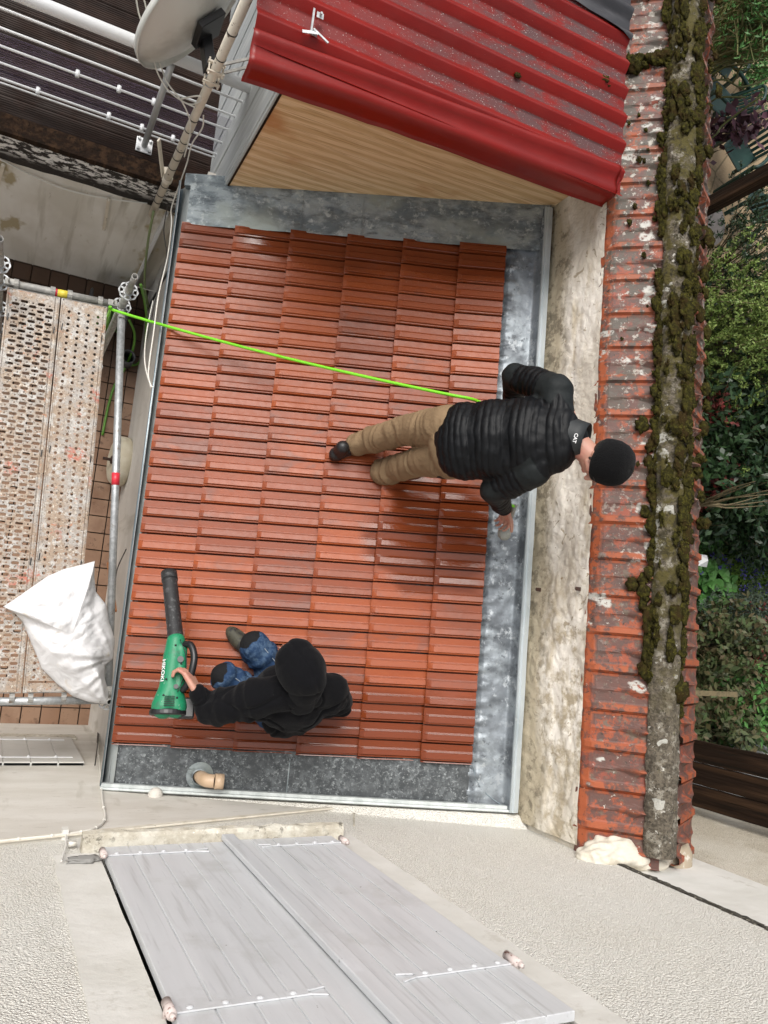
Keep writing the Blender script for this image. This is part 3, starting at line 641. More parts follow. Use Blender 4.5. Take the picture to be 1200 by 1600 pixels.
# tiles
courses = [.722, 1.019, 1.332, 1.650, 1.965, 2.286, 2.548]
rowp = .0985; TW = rowp * 2
yj0 = atr(272, 485).y                              # a joint of the lowest course
prof = [(0, 0), (.36, .001), (.385, .0015), (.40, .0075), (.425, .0082), (.445, .0062), (.465, .0066), (.485, .0095), (.80, .0125), (.825, .0085), (.85, .0095), (.90, .0085), (.925, -.002), (.94, -.013), (.985, -.013), (1, 0)]
profJ = [(0, 0), (.36, .001), (.385, .0015), (.40, .0075), (.425, .0082), (.445, .0062), (.465, .0066), (.485, .0095), (.76, .0125), (.785, .0105), (.80, .0045), (.83, .0065), (.89, .0065), (.915, .0025), (.93, -.026), (.985, -.026), (1, -.010)]
YT, YB = 2.36, -.772
vs = []; fs = []; tone = []; tone2 = []; wet = []; speck = []
for c in range(6):
    jo = yj0 + (rowp if c % 2 else 0)
    k = math.ceil((YT - jo) / TW) + 1
    y_hi = jo + k * TW
    while y_hi > YB - .01:
        t1 = rnd() ** 1.6; t2 = rnd(); X0 = courses[c] + .003 * (rnd() - .5); X1 = min(courses[c + 1] + .03, 2.550)
        dw = .006 * (rnd() - .5)
        L = UX(X1) - UX(X0)
        pts = []
        for r_, pf in ((0, prof), (1, profJ)):
            for (t, h) in pf[(1 if r_ else 0):]:
                pts.append((r_ * rowp + t * rowp, h, cl((t - .34) / .04) * cl((.96 - t) / .04)))
        secs = ((0., 0.1, .0), (.010, .5, .0), (.028, 1., .0), (L * .5, 1., 0), (L, 1., 0))
        cols = []
        for (du, kb, _) in secs:
            row = []
            for (t, h, rb) in pts:
                y = y_hi - t
                hh = h * 1.35 * (kb if rb > .3 and h > 0 else 1)
                base = .048 + dw - .034 * (du / .33) * (.25 if c == 5 else 1)
                row.append((du + UX(X0), y, base + hh))
            cols.append(row)
        front = [(u + .004, y, w_ - .036) for (u, y, w_) in cols[0]]
        cols = [front] + cols
        npt = len(pts)
        if y_hi - TW < YT and y_hi > YB:
            o = len(vs)
            for ci, row in enumerate(cols):
                for (u, y, w_) in row:
                    yy = min(max(y, YB), YT); P = rp(u, yy, w_); vs.append(P)
                    tone.append(t1); tone2.append(t2)
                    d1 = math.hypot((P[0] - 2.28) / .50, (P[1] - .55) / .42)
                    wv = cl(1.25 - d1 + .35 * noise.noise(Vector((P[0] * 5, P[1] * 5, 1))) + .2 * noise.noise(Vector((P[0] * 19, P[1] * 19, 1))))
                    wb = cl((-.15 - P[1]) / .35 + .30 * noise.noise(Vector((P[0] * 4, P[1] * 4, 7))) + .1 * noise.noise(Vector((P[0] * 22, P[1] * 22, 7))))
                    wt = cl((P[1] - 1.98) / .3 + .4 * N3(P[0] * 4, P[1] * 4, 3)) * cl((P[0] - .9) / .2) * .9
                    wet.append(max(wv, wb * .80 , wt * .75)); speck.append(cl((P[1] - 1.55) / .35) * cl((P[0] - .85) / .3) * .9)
            fs += [(o + i * npt + j, o + i * npt + j + 1, o + (i + 1) * npt + j + 1, o + (i + 1) * npt + j) for i in range(len(cols) - 1) for j in range(npt - 1)
                   if not (vs[o + i * npt + j][1] == vs[o + i * npt + j + 1][1])]
        y_hi -= TW
m = MB(); m.v = vs; m.f = fs
me = D.meshes.new('tile_roof'); me.from_pydata(vs, [], fs); o = link('tile_roof', me, M['tile'], ax)
for nme, vals in (('tone', tone), ('tone2', tone2), ('wet', wet), ('speck', speck)): setvals(o, nme, vals)
# flashing strips (each a formed zinc sheet)
def strip(name, m_, x0, x1, y0, y1, hf, nu=60, nv=60):
    q = MB(); q.grid(lambda a, c: (lambda X, Y: rp(UX(X), Y, hf(X, Y)))(x0 + (x1 - x0) * a, y0 + (y1 - y0) * c), nu, nv)
    return q.build(name, m_, ax, smooth=True)
lump = lambda X, Y: .0045 * N3(X * 9, Y * 9, 1) + .003 * N3(X * 25, Y * 25, 2)
yl = [yj0 + k * rowp for k in range(-40, 40)]
def hr(X, Y):                                       # right-hand strip, dressed into the tile pans
    h = .006 + .016 * cl((X - 2.551) / .03) + lump(X, Y) * cl((X - 2.546) / .03)
    e = cl((2.63 - X) / .09); ph = ((Y - yj0) / rowp) % 1.0
    h += .014 * e * (cl((ph - .12) / .12) * cl((.62 - ph) / .12) - .35)
    h -= .010 * cl((X - 2.62) / .10)
    h += .055 * cl((X - 2.715) / .035) ** 2
    return h
strip('right_flashing', M['zinc_blot'], 2.538, 2.752, WY + .03, 2.62, hr, 50, 420)
strip('bottom_flashing', M['zinc_dark'], .745, 2.545, WY + .012, YB + .012, lambda X, Y: .014 + lump(X, Y) * .7, 200, 40)
def ht(X, Y):
    ph = ((X - 1.019) / .316) % 1.0
    return .040 + lump(X, Y) * 1.1 + .012 * cl((Y - 2.5) / .1) + .006 * cl(1 - abs(ph) / .1) * cl((2.42 - Y) / .05)
strip('top_flashing', M['zinc'], .745, 2.75, 2.345, 2.625, ht, 220, 40)
b = MB(); b.prism([rp(.01, 2.60, .0), rp(UX(2.79), 2.60, 0), rp(UX(2.79), 2.60, .05), rp(.01, 2.60, .05)], (0, .08, 0)); b.build('flashing_upstand', M['zinc'], ax)
# lapped solder seams across the strips
b = MB()
for x, y, h_, l_ in ((1.38, 2.37, .050, .24), (1.72, 2.37, .050, .24), (2.02, 2.37, .050, .24), (1.62, -.99, .0165, .19)):
    b = MB(); b.box((0, 0, 0), (.006, l_, .003), Matrix.Translation(rp(UX(x), y, h_)) @ Matrix.Rotation(-TH, 4, 'Y')); b.build('lap_seam', M['zinc'], ax)
b = MB(); cv = curve([rp(UX(2.56), -.78, .022), rp(UX(2.585), -.86, .021), rp(UX(2.64), -.93, .018), rp(UX(2.72), -.985, .02)], 8); b.tube(cv, .0028, 6); b.build('corner_lap', M['zinc_channel'], ax, smooth=True)
# raised edge beads
b = MB(); nY = 60
cs = [(2.750, .060), (2.752, .085), (2.757, .090), (2.764, .084), (2.772, .089), (2.795, .080), (2.797, .02)]
sec = []
for k in range(nY + 1):
    Y = WY + .02 + (2.62 - WY - .02) * k / nY; wv = .0022 * N3(Y * 4, 0, 0)
    sec.append([rp(UX(x + wv), Y, w_ - .004) for x, w_ in cs])
m_ = len(cs); b.add([q for r in sec for q in r], [(i*m_+j, i*m_+j+1, (i+1)*m_+j+1, (i+1)*m_+j) for i in range(nY) for j in range(m_-1)] + [tuple(range(m_))[::-1]])
b.build('wall_edge_bead', M['zinc_new'], ax)
b = MB()
cs = [(.020, .03), (.018, .060), (.024, .066), (.034, .064), (.036, .052), (.052, .050), (.054, .03)]
b.add([rp(UX(X), WY + y - .004, w_) for X in (.70, 2.78) for y, w_ in cs], [(j, j + 1, m_ + j + 1, m_ + j) for j in range(m_ - 1)] + [tuple(range(m_)), tuple(m_ + j for j in reversed(range(m_)))])
b.build('house_edge_bead', M['zinc_pale'], ax)
# gutter on the low side
gy0, gy1 = WY + .03, 2.64
def gsec(): return [(.640, 2.352), (.636, 2.362), (.642, 2.368), (.650, 2.364), (.652, 2.350), (.654, 2.30), (.664, 2.272), (.678, 2.268), (.690, 2.280)]
g = gsec(); b = MB(); b.add([(x, y, z) for y in (gy0, gy1) for x, z in g], [(j, j + 1, len(g) + j + 1, len(g) + j) for j in range(len(g) - 1)])
o = b.build('gutter', M['zinc_channel'], ax, smooth=True, solid=.002)
b = MB(); b.tube([(.644, gy0, 2.361), (.644, gy1, 2.361)], .0068, 12); b.build('gutter_bead', mat('bright_gutter_bead', (.85, .86, .86), .4), ax, smooth=True)
b = MB(); b.grid(lambda a, c: (.690 + .052 * a + .0012 * N3(c * 30, a, 0), gy0 + (gy1 - gy0) * c, 2.280 + .118 * a ** .75 + .0015 * N3(a * 3, c * 40, 0)), 6, 200); b.build('gutter_apron', M['zinc_pale'], ax, smooth=True)
b = MB(); b.prism([(.636, gy0 - .004, 2.368), (.74, gy0 - .004, 2.40), (.74, gy0 - .004, 2.28), (.68, gy0 - .004, 2.262), (.648, gy0 - .004, 2.29)], (0, .005, 0)); b.build('gutter_end', M['zinc_channel'], ax)
b = MB(); b.lathe([(.019, 0), (.019, .004), (.014, .004), (.013, .0)], (.673, 2.46, 2.285), 20); b.build('gutter_outlet', M['blackplast'], ax)
# white beads put in as painted highlights where tile joints meet the apron
for k in range(8):
    b = MB(); b.ball((.742, yj0 + (k - 6) * TW * 1.0, 2.405), .005, 1, 0, (2.0, .5, .6)); b.build('joint_highlight', M['white'], ax)
# vent elbow
e0 = atr(318, 1214); X = e0.x
b = MB(); pc = atr(312, 1212); base = Vector((pc.x, pc.y, roofz(pc.x)))
pts = curve([base, base + Vector((0, 0, .07)), base + Vector((.014, -.002, .115)), base + Vector((.052, -.002, .138))], 6)
b.tube(pts, .036, 24, cap=False); en = base + Vector((.050, -.002, .137)); dr = Vector((1, 0, .22)).normalized()
b.pipe(en, en + dr * .048, .0405, .034, 26); b.tube([en + dr * .012, en + dr * .014], .030, 20)
vp = b.build('vent_pipe', M['beige'], ax, smooth=True)
b = MB(); b.lathe([(.075, .0), (.062, .012), (.048, .02), (.045, .038), (.0375, .040)], base + Vector((0, 0, .005)), 26, (-.3, 0, 1)); b.build('pipe_collar', M['zinc'], vp, smooth=True)

# ================================================================= WOODEN EXTENSION WITH RED ROOF
ex = thing('extension', 'boarded extension under a red corrugated roof beyond the tiled roof', 'building', (1.8, 3.5, 0))
YW = 2.635
b = MB(); b.prism([(.93, YW, 1.9), (2.80, YW, 1.9), (2.80, YW, 3.90), (.93, YW, 3.90)], (0, .05, 0)); b.build('carcass', M['pvc'], ex)
bd = MB(); z0 = roofz(.93) + .01; hh = .104; seams = []
for k in range(16):
    za = z0 + k * hh; zb = min(za + hh - .0022, 3.90)
    if za > 3.89: continue
    xr = min(2.795, .70 + (zb - 2.37 - .012) / TT) if zb < roofz(2.795) else 2.795
    xr0 = min(2.795, .70 + (za - 2.37 - .012) / TT) if za < roofz(2.795) else 2.795
    bd.prism([(.935, YW - .010, za), (max(xr0, .94), YW - .010, za), (max(xr, .95), YW - .010, zb), (.935, YW - .010, zb)], (0, .012, 0))
bd.build('wood_boarding', M['wood'], ex)
b = MB(); b.box((.935, YW - .0088, 2.40), (2.795, YW - .001, 3.9)); 
b.v = [(x, y, max(z, roofz(x) + .012) if z < 3 else z) for x, y, z in b.v]
b.build('board_tongue', mat('pale_board_groove', (.80, .62, .40), .6), ex)
b = MB(); b.prism([(.928, YW - .014, roofz(.93)), (.938, YW - .014, roofz(.93)), (.938, YW - .014, 3.9), (.928, YW - .014, 3.9)], (0, .016, 0)); b.build('corner_trim', M['timber'], ex)
b = MB(); b.box((.915, YW - .006, 1.9), (.928, 5.6, 3.93)); 
for k in range(12): b.box((.909, YW + .02 + k * .25, 1.9), (.916, YW + .22 + k * .25, 3.92))
b.build('side_panel', M['pvc'], ex, bevel=.002)
# red sheet
def redz(x, y): return 3.965 + .030 * (x - .65) / 2.1
def prof_r(t):                                     # one rib period, 0..1
    return .034 * (cl(1 - abs(t - .5) / .30) ** .8 if abs(t - .5) < .30 else 0)
RP = .166; yr0 = 2.50
def rfn(u, v):
    x = .655 + (2.752 - .655) * u; y = 2.44 + (5.8 - 2.44) * v
    t = ((y - yr0) / RP) % 1.0
    return (x + .012 * N3(y * 5, 1, 1) * (1 if u < .01 else 0), y, redz(x, y) + prof_r(t) + .004 * N3(x * 2, y * 4, 0) - .04 * cl((x - 2.72) / .05) * 0)
b = MB(); b.grid(rfn, 60, 640); o = b.build('red_roof_sheet', M['red'], ex, smooth=True, solid=.0)
setattr_(o, 'valley', lambda c: (1.0 if (((c.y - yr0) / RP) % 1.0) < .22 or (((c.y - yr0) / RP) % 1.0) > .78 else 0.) * cl((c.y - 2.45) / .2) * (.55 + .45 * cl((c.x - 1.2))))
# rolled front edge piece
fp = [(2.515, .018), (2.50, .040), (2.475, .046), (2.455, .030), (2.43, .012), (2.395, .016), (2.372, .022), (2.352, .008), (2.345, -.030), (2.345, -.075), (2.340, -.092), (2.330, -.096)]
b = MB(); nX = 80; rows = []
for k in range(nX + 1):
    x = .648 + 2.065 * k / nX; bow = .010 * math.sin(k / nX * 5) + .006 * N3(x * 3, 0, 0); tw = .012 * cl((k / nX - .30) / .05) * cl((.42 - k / nX) / .1)
    rows.append([(x + (0 if j < 8 else .0) + (.0), y + bow * cl((2.48 - y) / .1) + .10 * (k / nX), redz(x, y) + z * (1 + .15 * N3(x * 2, 1, 0)) + tw * (j > 8)) for j, (y, z) in enumerate(fp)])
q = len(fp); b.add([p_ for r in rows for p_ in r], [(i*q+j, i*q+j+1, (i+1)*q+j+1, (i+1)*q+j) for i in range(nX) for j in range(q-1)])
o = b.build('front_edge_sheet', M['red'], ex, smooth=True, solid=.003); setattr_(o, 'valley', lambda c: .0)
b = MB(); b.prism([(2.72, 2.46, 3.99), (2.745, 2.56, 4.01), (2.76, 2.62, 4.0), (2.76, 2.62, 3.93), (2.72, 2.46, 3.90)], (-.03, 0, 0)); b.build('edge_end_cap', M['red'], ex, bevel=.005)
b = MB()
for (px, py) in ((490, 52), (500, 25)):
    q_ = atz(px, py, 4.01)
    b.box((q_.x - .016, q_.y - .014, q_.z), (q_.x + .016, q_.y + .014, q_.z + .004)); b.tube([(q_.x, q_.y, q_.z), (q_.x, q_.y, q_.z + .022)], .006, 8)
q_ = atz(490, 45, 4.02); b.beam(q_, q_ + Vector((.07, -.05, .015)), .009, .006); b.beam(q_ + Vector((-.01, -.03, 0)), q_ + Vector((-.01, .09, .01)), .009, .006)
b.beam(q_ + Vector((-.05, -.035, 0)), q_ + Vector((.02, -.02, .01)), .014, .004)
b.build('roof_anchor', M['galv'], ex)
b = MB()
def bfn(u, v):
    x = 2.02 + .735 * u; y = 3.46 + 2.3 * v + .05 * math.sin(u * 3.2) - .07 * u; t = ((y - yr0) / RP) % 1.0
    return (x, y, redz(x, y) + prof_r(t) + .014)
b.grid(bfn, 20, 400); b.build('black_roof_sheet', M['black_sheet'], ex, smooth=True)
b = MB(); q_ = atz(809, 118, 4.0); b.ball(q_, .018, 3, .6, (1, .8, .6), 3); b.build('moss_tuft', M['moss'], ex, smooth=True); b = MB(); q_ = atz(945, 125, 4.01); b.ball(q_, .026, 3, .7, (1.3, .8, .6), 8); b.ball(q_ + Vector((.03, -.02, 0)), .014, 3, .7, (1, .8, .6), 9)
b.build('moss_tuft', M['moss'], ex, smooth=True)

for o_ in [x for x in D.objects if x.parent == ex and x.name.split('.')[0] in ('wood_boarding', 'board_tongue', 'carcass')]:
    for v_ in o_.data.vertices: v_.co.y += .045 * max(0, v_.co.x - .93)
for o_ in [x for x in D.objects if x.parent == ax and x.name.split('.')[0] in ('gutter', 'gutter_bead', 'gutter_apron', 'gutter_end')]:
    for v_ in o_.data.vertices: v_.co.x += cl((.742 - v_.co.x) / .1) * (.040 * cl((-.2 - v_.co.y) / .8) + .025 * cl((v_.co.y - 1.9) / .6))
# render wedge closing the gap between the roof edge and the house wall
b = MB(); zt = lambda X: roofz(X) + .09
b.add([(.9, WY, 1.5), (2.80, WY, 1.5), (2.80, WY, zt(2.8)), (.9, WY, zt(.9)), (.9, WY + .006, 1.5), (2.80, WY + .06, 1.5), (2.80, WY + .062, roofz(2.8) + .03), (.9, WY + .006, roofz(.9) + .03)],
      [(0, 1, 5, 4), (4, 5, 6, 7), (7, 6, 2, 3), (1, 2, 6, 5), (0, 4, 7, 3)]); b.build('render_wedge', M['roughcast'], hs)
# ================================================================= TERRACE, ITS WALL AND RAILING
tw_ = thing('terrace', 'brown decked terrace on a grey stained wall with a peeling black edge', 'terrace', (0, 3, 0))
YTW = 2.80
b = MB(); b.box((-3, YTW, 0), (.72, YTW + .2, 1.95)); b.box((.72, YTW + .04, 0), (.93, YTW + .2, 1.95)); b.build('retaining_wall', M['patiowall'], tw_)
b = MB(); b.grid(lambda u, v: (-3 + 3.80 * u, YTW - .004 - .006 * N3(u * 30, v * 3, 0), (1.645 + .02 * N3(u * 14, 0, 0)) * (1 - v) + 2.0 * v), 160, 12); b.build('bitumen_band', M['bitumen'], tw_, smooth=True)
b = MB(); b.box((-3, YTW - .03, 1.985), (.90, YTW + .09, 2.035)); b.build('fascia_board', M['timber'], tw_)
b = MB()
for k in range(26):
    y0 = YTW + .095 + k * .145
    b.box((-3, y0, 1.955), (.91, y0 + .139, 1.975))
    for j in range(9): b.box((-3, y0 + .006 + j * .0148, 1.975), (.91, y0 + .015 + j * .0148, 1.9785))
b.build('deck_boards', M['deckboard'], tw_)
b = MB(); b.box((-3, YTW + .2, 1.5), (.91, 6.5, 1.953)); b.build('deck_frame', M['timber'], tw_)
b = MB()
for (px, py, ex_, ey_) in ((170, 312, 162, 358), (5, 258, -4, 290)):
    p0 = aty(px, py, YTW - .03); p1 = aty(ex_, ey_, YTW - .012); b.beam(p0, p1, .022, .012, (0, 1, 0)); b.ball(p0, .014, 2); b.ball(p1, .012, 2); b.build('wall_strap', M['mast'], tw_); b = MB()
b = MB(); b.box((.70, YTW - .03, 0), (.722, YTW, 1.62)); b.build('white_corner_bead', M['white_metal'], tw_)
b = MB(); b.tube(curve([aty(*q, YTW - .02) for q in ((-30, 240), (0, 249), (45, 272), (100, 295), (160, 309), (230, 318))], 8), .0062, 8); o = b.build('terrace_cable', M['cable'], smooth=True); tag(o, 'white cable strung along the top of the grey stained wall', 'cable')

rl = thing('railing', 'white terrace railing with a thick handrail, thin rods and a smoked panel', 'railing', (.45, 3.05, 1.96))
YR = 3.05
b = MB(); b.tube([(-3, YR, 2.885), (.965, YR, 2.885)], .035, 20); b.build('handrail', M['white_metal'], rl, smooth=True)
for z in (2.735, 2.575, 2.42, 2.265, 2.115):
    b = MB(); b.tube([(-3, YR, z), (.935, YR, z)], .0075, 10); b.build('rod', M['white_metal'], rl, smooth=True)
b = MB(); b.tube([(-3, YR, 2.07), (.93, YR, 2.07)], .0055, 8); b.build('rod', M['white_metal'], rl, smooth=True)
for x in (.462, -.9):
    b = MB(); b.tube([(x, YR - .035, 1.985), (x, YR - .035, 2.86)], .020, 16); po = b.build('post', M['alu'], rl, smooth=True)
    b = MB(); b.box((x - .052, YR - .085, 1.979), (x + .052, YR + .015, 1.988)); pl = b.build('base_plate', M['white_metal'], po, bevel=.002)
    b = MB()
    for dx in (-.036, .036):
        for dy in (-.07, 0): b = MB(); b.lathe([(0, .018), (.009, .017), (.011, .008), (.011, 0)], (x + dx, YR + dy, 1.988), 10); b.build('bolt', M['galv'], pl)
b = MB(); b.box((.925, YR - .02, 1.97), (.968, YR + .02, 2.86)); b.build('end_post', M['alu'], rl, bevel=.003)
b = MB(); b.box((-3, YR + .012, 2.085), (.93, YR + .018, 2.505)); b.build('smoked_panel', M['smoked'], rl)
for x, z in ((.235, 2.42), (.215, 2.115), (.42, 2.115), (.62, 2.115), (.0, 2.42), (-.2, 2.115), (.44, 2.42)):
    b = MB(); b.tube([(x, YR - .016, z), (x, YR + .022, z)], .013, 12); b.build('panel_clip', M['white_metal'], rl, smooth=True)

# ================================================================= MAST AND DISH
ms = thing('antenna_mast', 'chipped cream antenna mast rising beside the gutter end', 'mast', (.615, 2.75, 1.62))
b = MB(); mt = Vector((.637, 2.75, 4.3)); mb_ = Vector((.612, 2.75, 1.6)); b.tube([mb_, mt], .0245, 18); b.build('pole', M['mast'], ms, smooth=True)
mp_ = lambda z: mb_ + (mt - mb_) * ((z - mb_.z) / (mt.z - mb_.z))
for z in (1.83, 1.93, 2.06, 2.30, 2.42, 2.52, 2.62, 2.74, 2.86, 3.20, 3.42, 3.62):
    b = MB(); b.lathe([(.0255, -.003), (.0275, -.003), (.0275, .003), (.0255, .003)], mp_(z), 18, (0, 0.08, 1)); b.build('cable_tie', M['blackplast'] if z != 3.20 else M['galv'], ms)
b = MB(); p0 = mp_(2.14); b.beam(p0, p0 + Vector((-.02, .07, .0)), .05, .03); b.beam(p0 + Vector((-.03, .01, 0)), aty(248, 218, 2.80), .028, .010, (0, 0, 1)); b.lathe([(.026, -.02), (.032, -.02), (.032, .02), (.026, .02)], p0, 18)
b.build('wall_clamp', M['mast'], ms)
b = MB()
for z in (3.28, 3.36):
    p0 = mp_(z); b.beam(p0 + Vector((.02, .01, 0)), Vector((.925, 2.95, z + .01)), .014, .010)
b.build('stay_arm', M['galv_old'], ms)
M['conduit'] = mat('olive_conduit', (.22, .28, .13), .5)
for zz in (1,):
    b = MB(); b.tube(curve([aty(240, 330, 2.70), aty(231, 380, 2.68), aty(226, 440, 2.66), aty(232, 480, 2.60)], 6), .009, 8); o = b.build('corrugated_conduit', M['conduit'], smooth=True); tag(o, 'green conduit hanging below the foot of the antenna mast', 'conduit')
    b = MB(); b.tube(curve([aty(257, 280, 2.72), aty(244, 300, 2.71), aty(237, 340, 2.70), aty(230, 400, 2.68)], 6), .011, 8); 

ds = thing('satellite_dish', 'grey satellite dish seen from behind, clamped to the cream mast', 'satellite dish', (.48, 2.95, 3.2))
dc = aty(320, 38, 2.98)
vv = (dc - CAM).normalized(); ix = Vector((BX[0], AY[0], -NAD[0])); iy = Vector((BX[1], AY[1], -NAD[1]))       # a downward tilted offset dish, its back towards the house
ix = (ix - vv * ix.dot(vv)).normalized(); iy = (iy - vv * iy.dot(vv) - ix * iy.dot(ix)).normalized()
dn = (ix * -.60 + iy * -.72 + vv * .34).normalized()
qd = dn.to_track_quat('Z', 'Y').to_matrix().to_4x4(); qd.translation = dc
pr_ = []
Rd = .37
for k in range(13): r = Rd * k / 12; pr_.append((r, .30 * r * r / Rd))
pr_ += [(Rd + .008, .094), (Rd + .008, .080)]
b = MB(); b.lathe([(max(r, .0005), z) for r, z in pr_], (0, 0, 0), 60); b.v = [tuple(qd @ Vector(p_)) for p_ in b.v]
b.build('reflector', M['dish'], ds, smooth=True, solid=.004)
b = MB(); p0 = qd @ Vector((.0, -.06, -.02)); p1 = mp_(3.27) + Vector((-.02, .02, 0))
b.box((-.085, -.085, -.045), (.085, .085, -.008), qd)
b.beam(p0, p1, .055, .07); b.build('bracket', M['blackplast'], ds, bevel=.004)
b = MB()
for z in (3.24, 3.33):
    q_ = mp_(z); b.box((q_.x - .045, q_.y - .030, q_.z - .010), (q_.x + .045, q_.y - .022, q_.z + .010)); b.box((q_.x - .045, q_.y + .022, q_.z - .010), (q_.x + .045, q_.y + .032, q_.z + .010))
    for s_ in (-1, 1): b.tube([(q_.x + s_ * .036, q_.y - .045, q_.z), (q_.x + s_ * .036, q_.y + .05, q_.z)], .005, 8)
    b.build('clamp', M['mast'], ds); b = MB()
b = MB(); b.beam(qd @ Vector((.0, .29, .05)), qd @ Vector((.0, .10, .50)), .022, .012); b.build('feed_arm', M['white_metal'], ds)
# cables
def cab(pts, r, m_, lab, cat='cable', grp=None):
    q = MB(); q.tube(curve(pts, 7), r, 7); o_ = q.build('cable', m_, smooth=True); tag(o_, lab, cat, grp); return o_
cab([aty(212, -5, 2.9), aty(218, 25, 2.9), aty(232, 60, 2.95), aty(250, 100, 2.9), aty(262, 130, 2.8), aty(285, 160, 2.75), aty(297, 190, 2.71), aty(296, 215, 2.705), aty(288, 245, 2.70)], .0042, M['cable'], 'thin white cable falling behind the satellite dish to the mast')
cab([aty(224, -5, 2.9), aty(232, 30, 2.92), aty(238, 70, 2.93), aty(244, 108, 2.85), aty(262, 140, 2.8), aty(285, 158, 2.76), aty(300, 163, 2.72), aty(313, 158, 2.69), aty(311, 150, 2.69), aty(290, 153, 2.72), aty(283, 157, 2.74), aty(305, 168, 2.70)], .0042, M['cable'], 'white cable looping once before it meets the mast')
cab([aty(318, 180, 2.70), aty(316, 200, 2.69), aty(300, 225, 2.69), aty(292, 255, 2.69), aty(280, 290, 2.66), aty(268, 325, 2.6), aty(268, 350, 2.5), aty(262, 400, 2.2), aty(248, 460, 1.8), aty(240, 520, 1.5), aty(232, 580, 1.2), aty(236, 605, 1.1)], .0042, M['cable'], 'white cable running down from the mast along the gutter')
cab([aty(262, 320, 2.68), aty(256, 360, 2.6), aty(260, 400, 2.4), aty(247, 450, 2.0), aty(236, 500, 1.6)], .0038, M['cable_dark'], 'thin black cable hanging beside the gutter end')
cab([aty(239, 470, 1.9), aty(229, 520, 1.6), aty(226, 560, 1.35), aty(231, 590, 1.2), aty(238, 605, 1.1)], .0038, M['cable'], 'loose white cable loop against the wall below the gutter')
cab([aty(214, 448, 2.62), aty(232, 453, 2.60), aty(250, 457, 2.55)], .003, M['cable'], 'short white wire between the pale wall and the gutter')
cab([atx(197, 858, .765), atx(183, 890, .765), atx(180, 920, .76), atx(176, 950, .76)], .004, M['cable_dark'], 'black cable on the pale wall beside the white sack')
cab([Vector((.70, WY + .05, 1.9)), aty(158, 1118, WY + .05), aty(153, 1145, WY + .05), aty(152, 1160, WY + .03)], .004, M['cable_dark'], 'short black cable under the gutter corner')
# ================================================================= SCAFFOLD
O2 = Vector((.382, 1.85)); e1 = Vector((1, .05)); e2 = Vector((.05, -1))
def sp(a, c, z): q = O2 + e1 * a + e2 * c; return Vector((q.x, q.y, z))
sf = thing('scaffold', 'galvanised tube scaffold frame on the brown patio', 'scaffold', sp(.07, 0, 0))
def standard(a, c, top):
    q = MB(); q.pipe(sp(a, c, .05), sp(a, c, top - .20), .0242, .020, 20); q.pipe(sp(a, c, top - .20), sp(a, c, top), .0185, .0145, 18)
    q.lathe([(.0185, 0), (.0242, -.02)], sp(a, c, top - .18), 18)
    s_ = q.build('standard', M['galv_old'], sf, smooth=True)
    zs = [z for z in ((.55, 1.99, 2.27) if a > 0 else (.55, 1.05, 1.5, 1.99, 2.27)) if z < top - .1]
    for z in zs:
        r = MB(); n = 8; cen = sp(a, c, z)
        def P(rad, ang, dz): return cen + Vector((rad * math.cos(ang), rad * math.sin(ang), dz))
        N_ = 64
        for dz0, dz1 in ((-.004, .004),):
            ro = [.052 + .008 * abs(math.cos(4 * 2 * math.pi * k / N_)) for k in range(N_)]
            for (ra, rb) in ((.0245, .031),):
                for dz in (dz0, dz1): r.add([P(ra, 2*math.pi*k/N_, dz) for k in range(N_)] + [P(rb, 2*math.pi*k/N_, dz) for k in range(N_)], [(k, (k+1) % N_, N_+(k+1) % N_, N_+k) for k in range(N_)])
            for k in range(8):
                r.beam(P(.029, math.pi * (k + .5) / 4, 0), P(.056, math.pi * (k + .5) / 4, 0), .010, .008)
            r.add([P(.050, 2*math.pi*k/N_, dz) for dz in (dz0, dz1) for k in range(N_)] + [P(ro[k], 2*math.pi*k/N_, dz) for dz in (dz0, dz1) for k in range(N_)],
                  [(2*N_+k, 2*N_+(k+1) % N_, (k+1) % N_, k) for k in range(N_)] + [(N_+k, N_+(k+1) % N_, 3*N_+(k+1) % N_, 3*N_+k) for k in range(N_)] + [(2*N_+k, 3*N_+k, 3*N_+(k+1) % N_, 2*N_+(k+1) % N_) for k in range(N_)])
        r.build('rosette', M['galv'], s_)
    r = MB(); r.box(tuple(sp(a, c, 0) - Vector((.07, .07, 0)) + Vector((0, 0, .013))), tuple(sp(a, c, 0) + Vector((.07, .07, .022)))); r.tube([sp(a, c, .02), sp(a, c, .2)], .018, 12); r.build('base_jack', M['galv_old'], s_)
standard(.085, -.03, 2.52); standard(-.62, -.03, 2.62); standard(.205, 2.44, 2.10); standard(-.62, 2.44, 2.62)
def ledger(p, q, mt, r=.0235, st=None):
    m = MB(); d = (q - p).normalized(); m.tube([p + d * .07, q - d * .07], r, 18)
    o_ = m.build('ledger', mt, sf, smooth=True)
    m = MB()
    for a, s_ in ((p, 1), (q, -1)):
        m.beam(a + d * s_ * .030, a + d * s_ * .085, .040, .060); m.beam(a + d * s_ * .052 + Vector((0, 0, -.06)), a + d * s_ * .052 + Vector((0, 0, .075)), .016, .007, (1, 0, 0))
    m.build('wedge_head', M['galv_old'], o_, bevel=.006); return o_
l1 = ledger(sp(-.62, -.035, 1.985), sp(.085, -.035, 1.985), M['galv_old'])
l2 = ledger(sp(.085, -.03, 2.0), sp(.205, 2.44, 2.0), M['galv'])
l3 = ledger(sp(-.62, 2.44, 1.985), sp(.205, 2.44, 1.985), M['galv'])
ledger(sp(-.62, -.03, 1.05), sp(-.62, 2.44, 1.05), M['galv_old'])
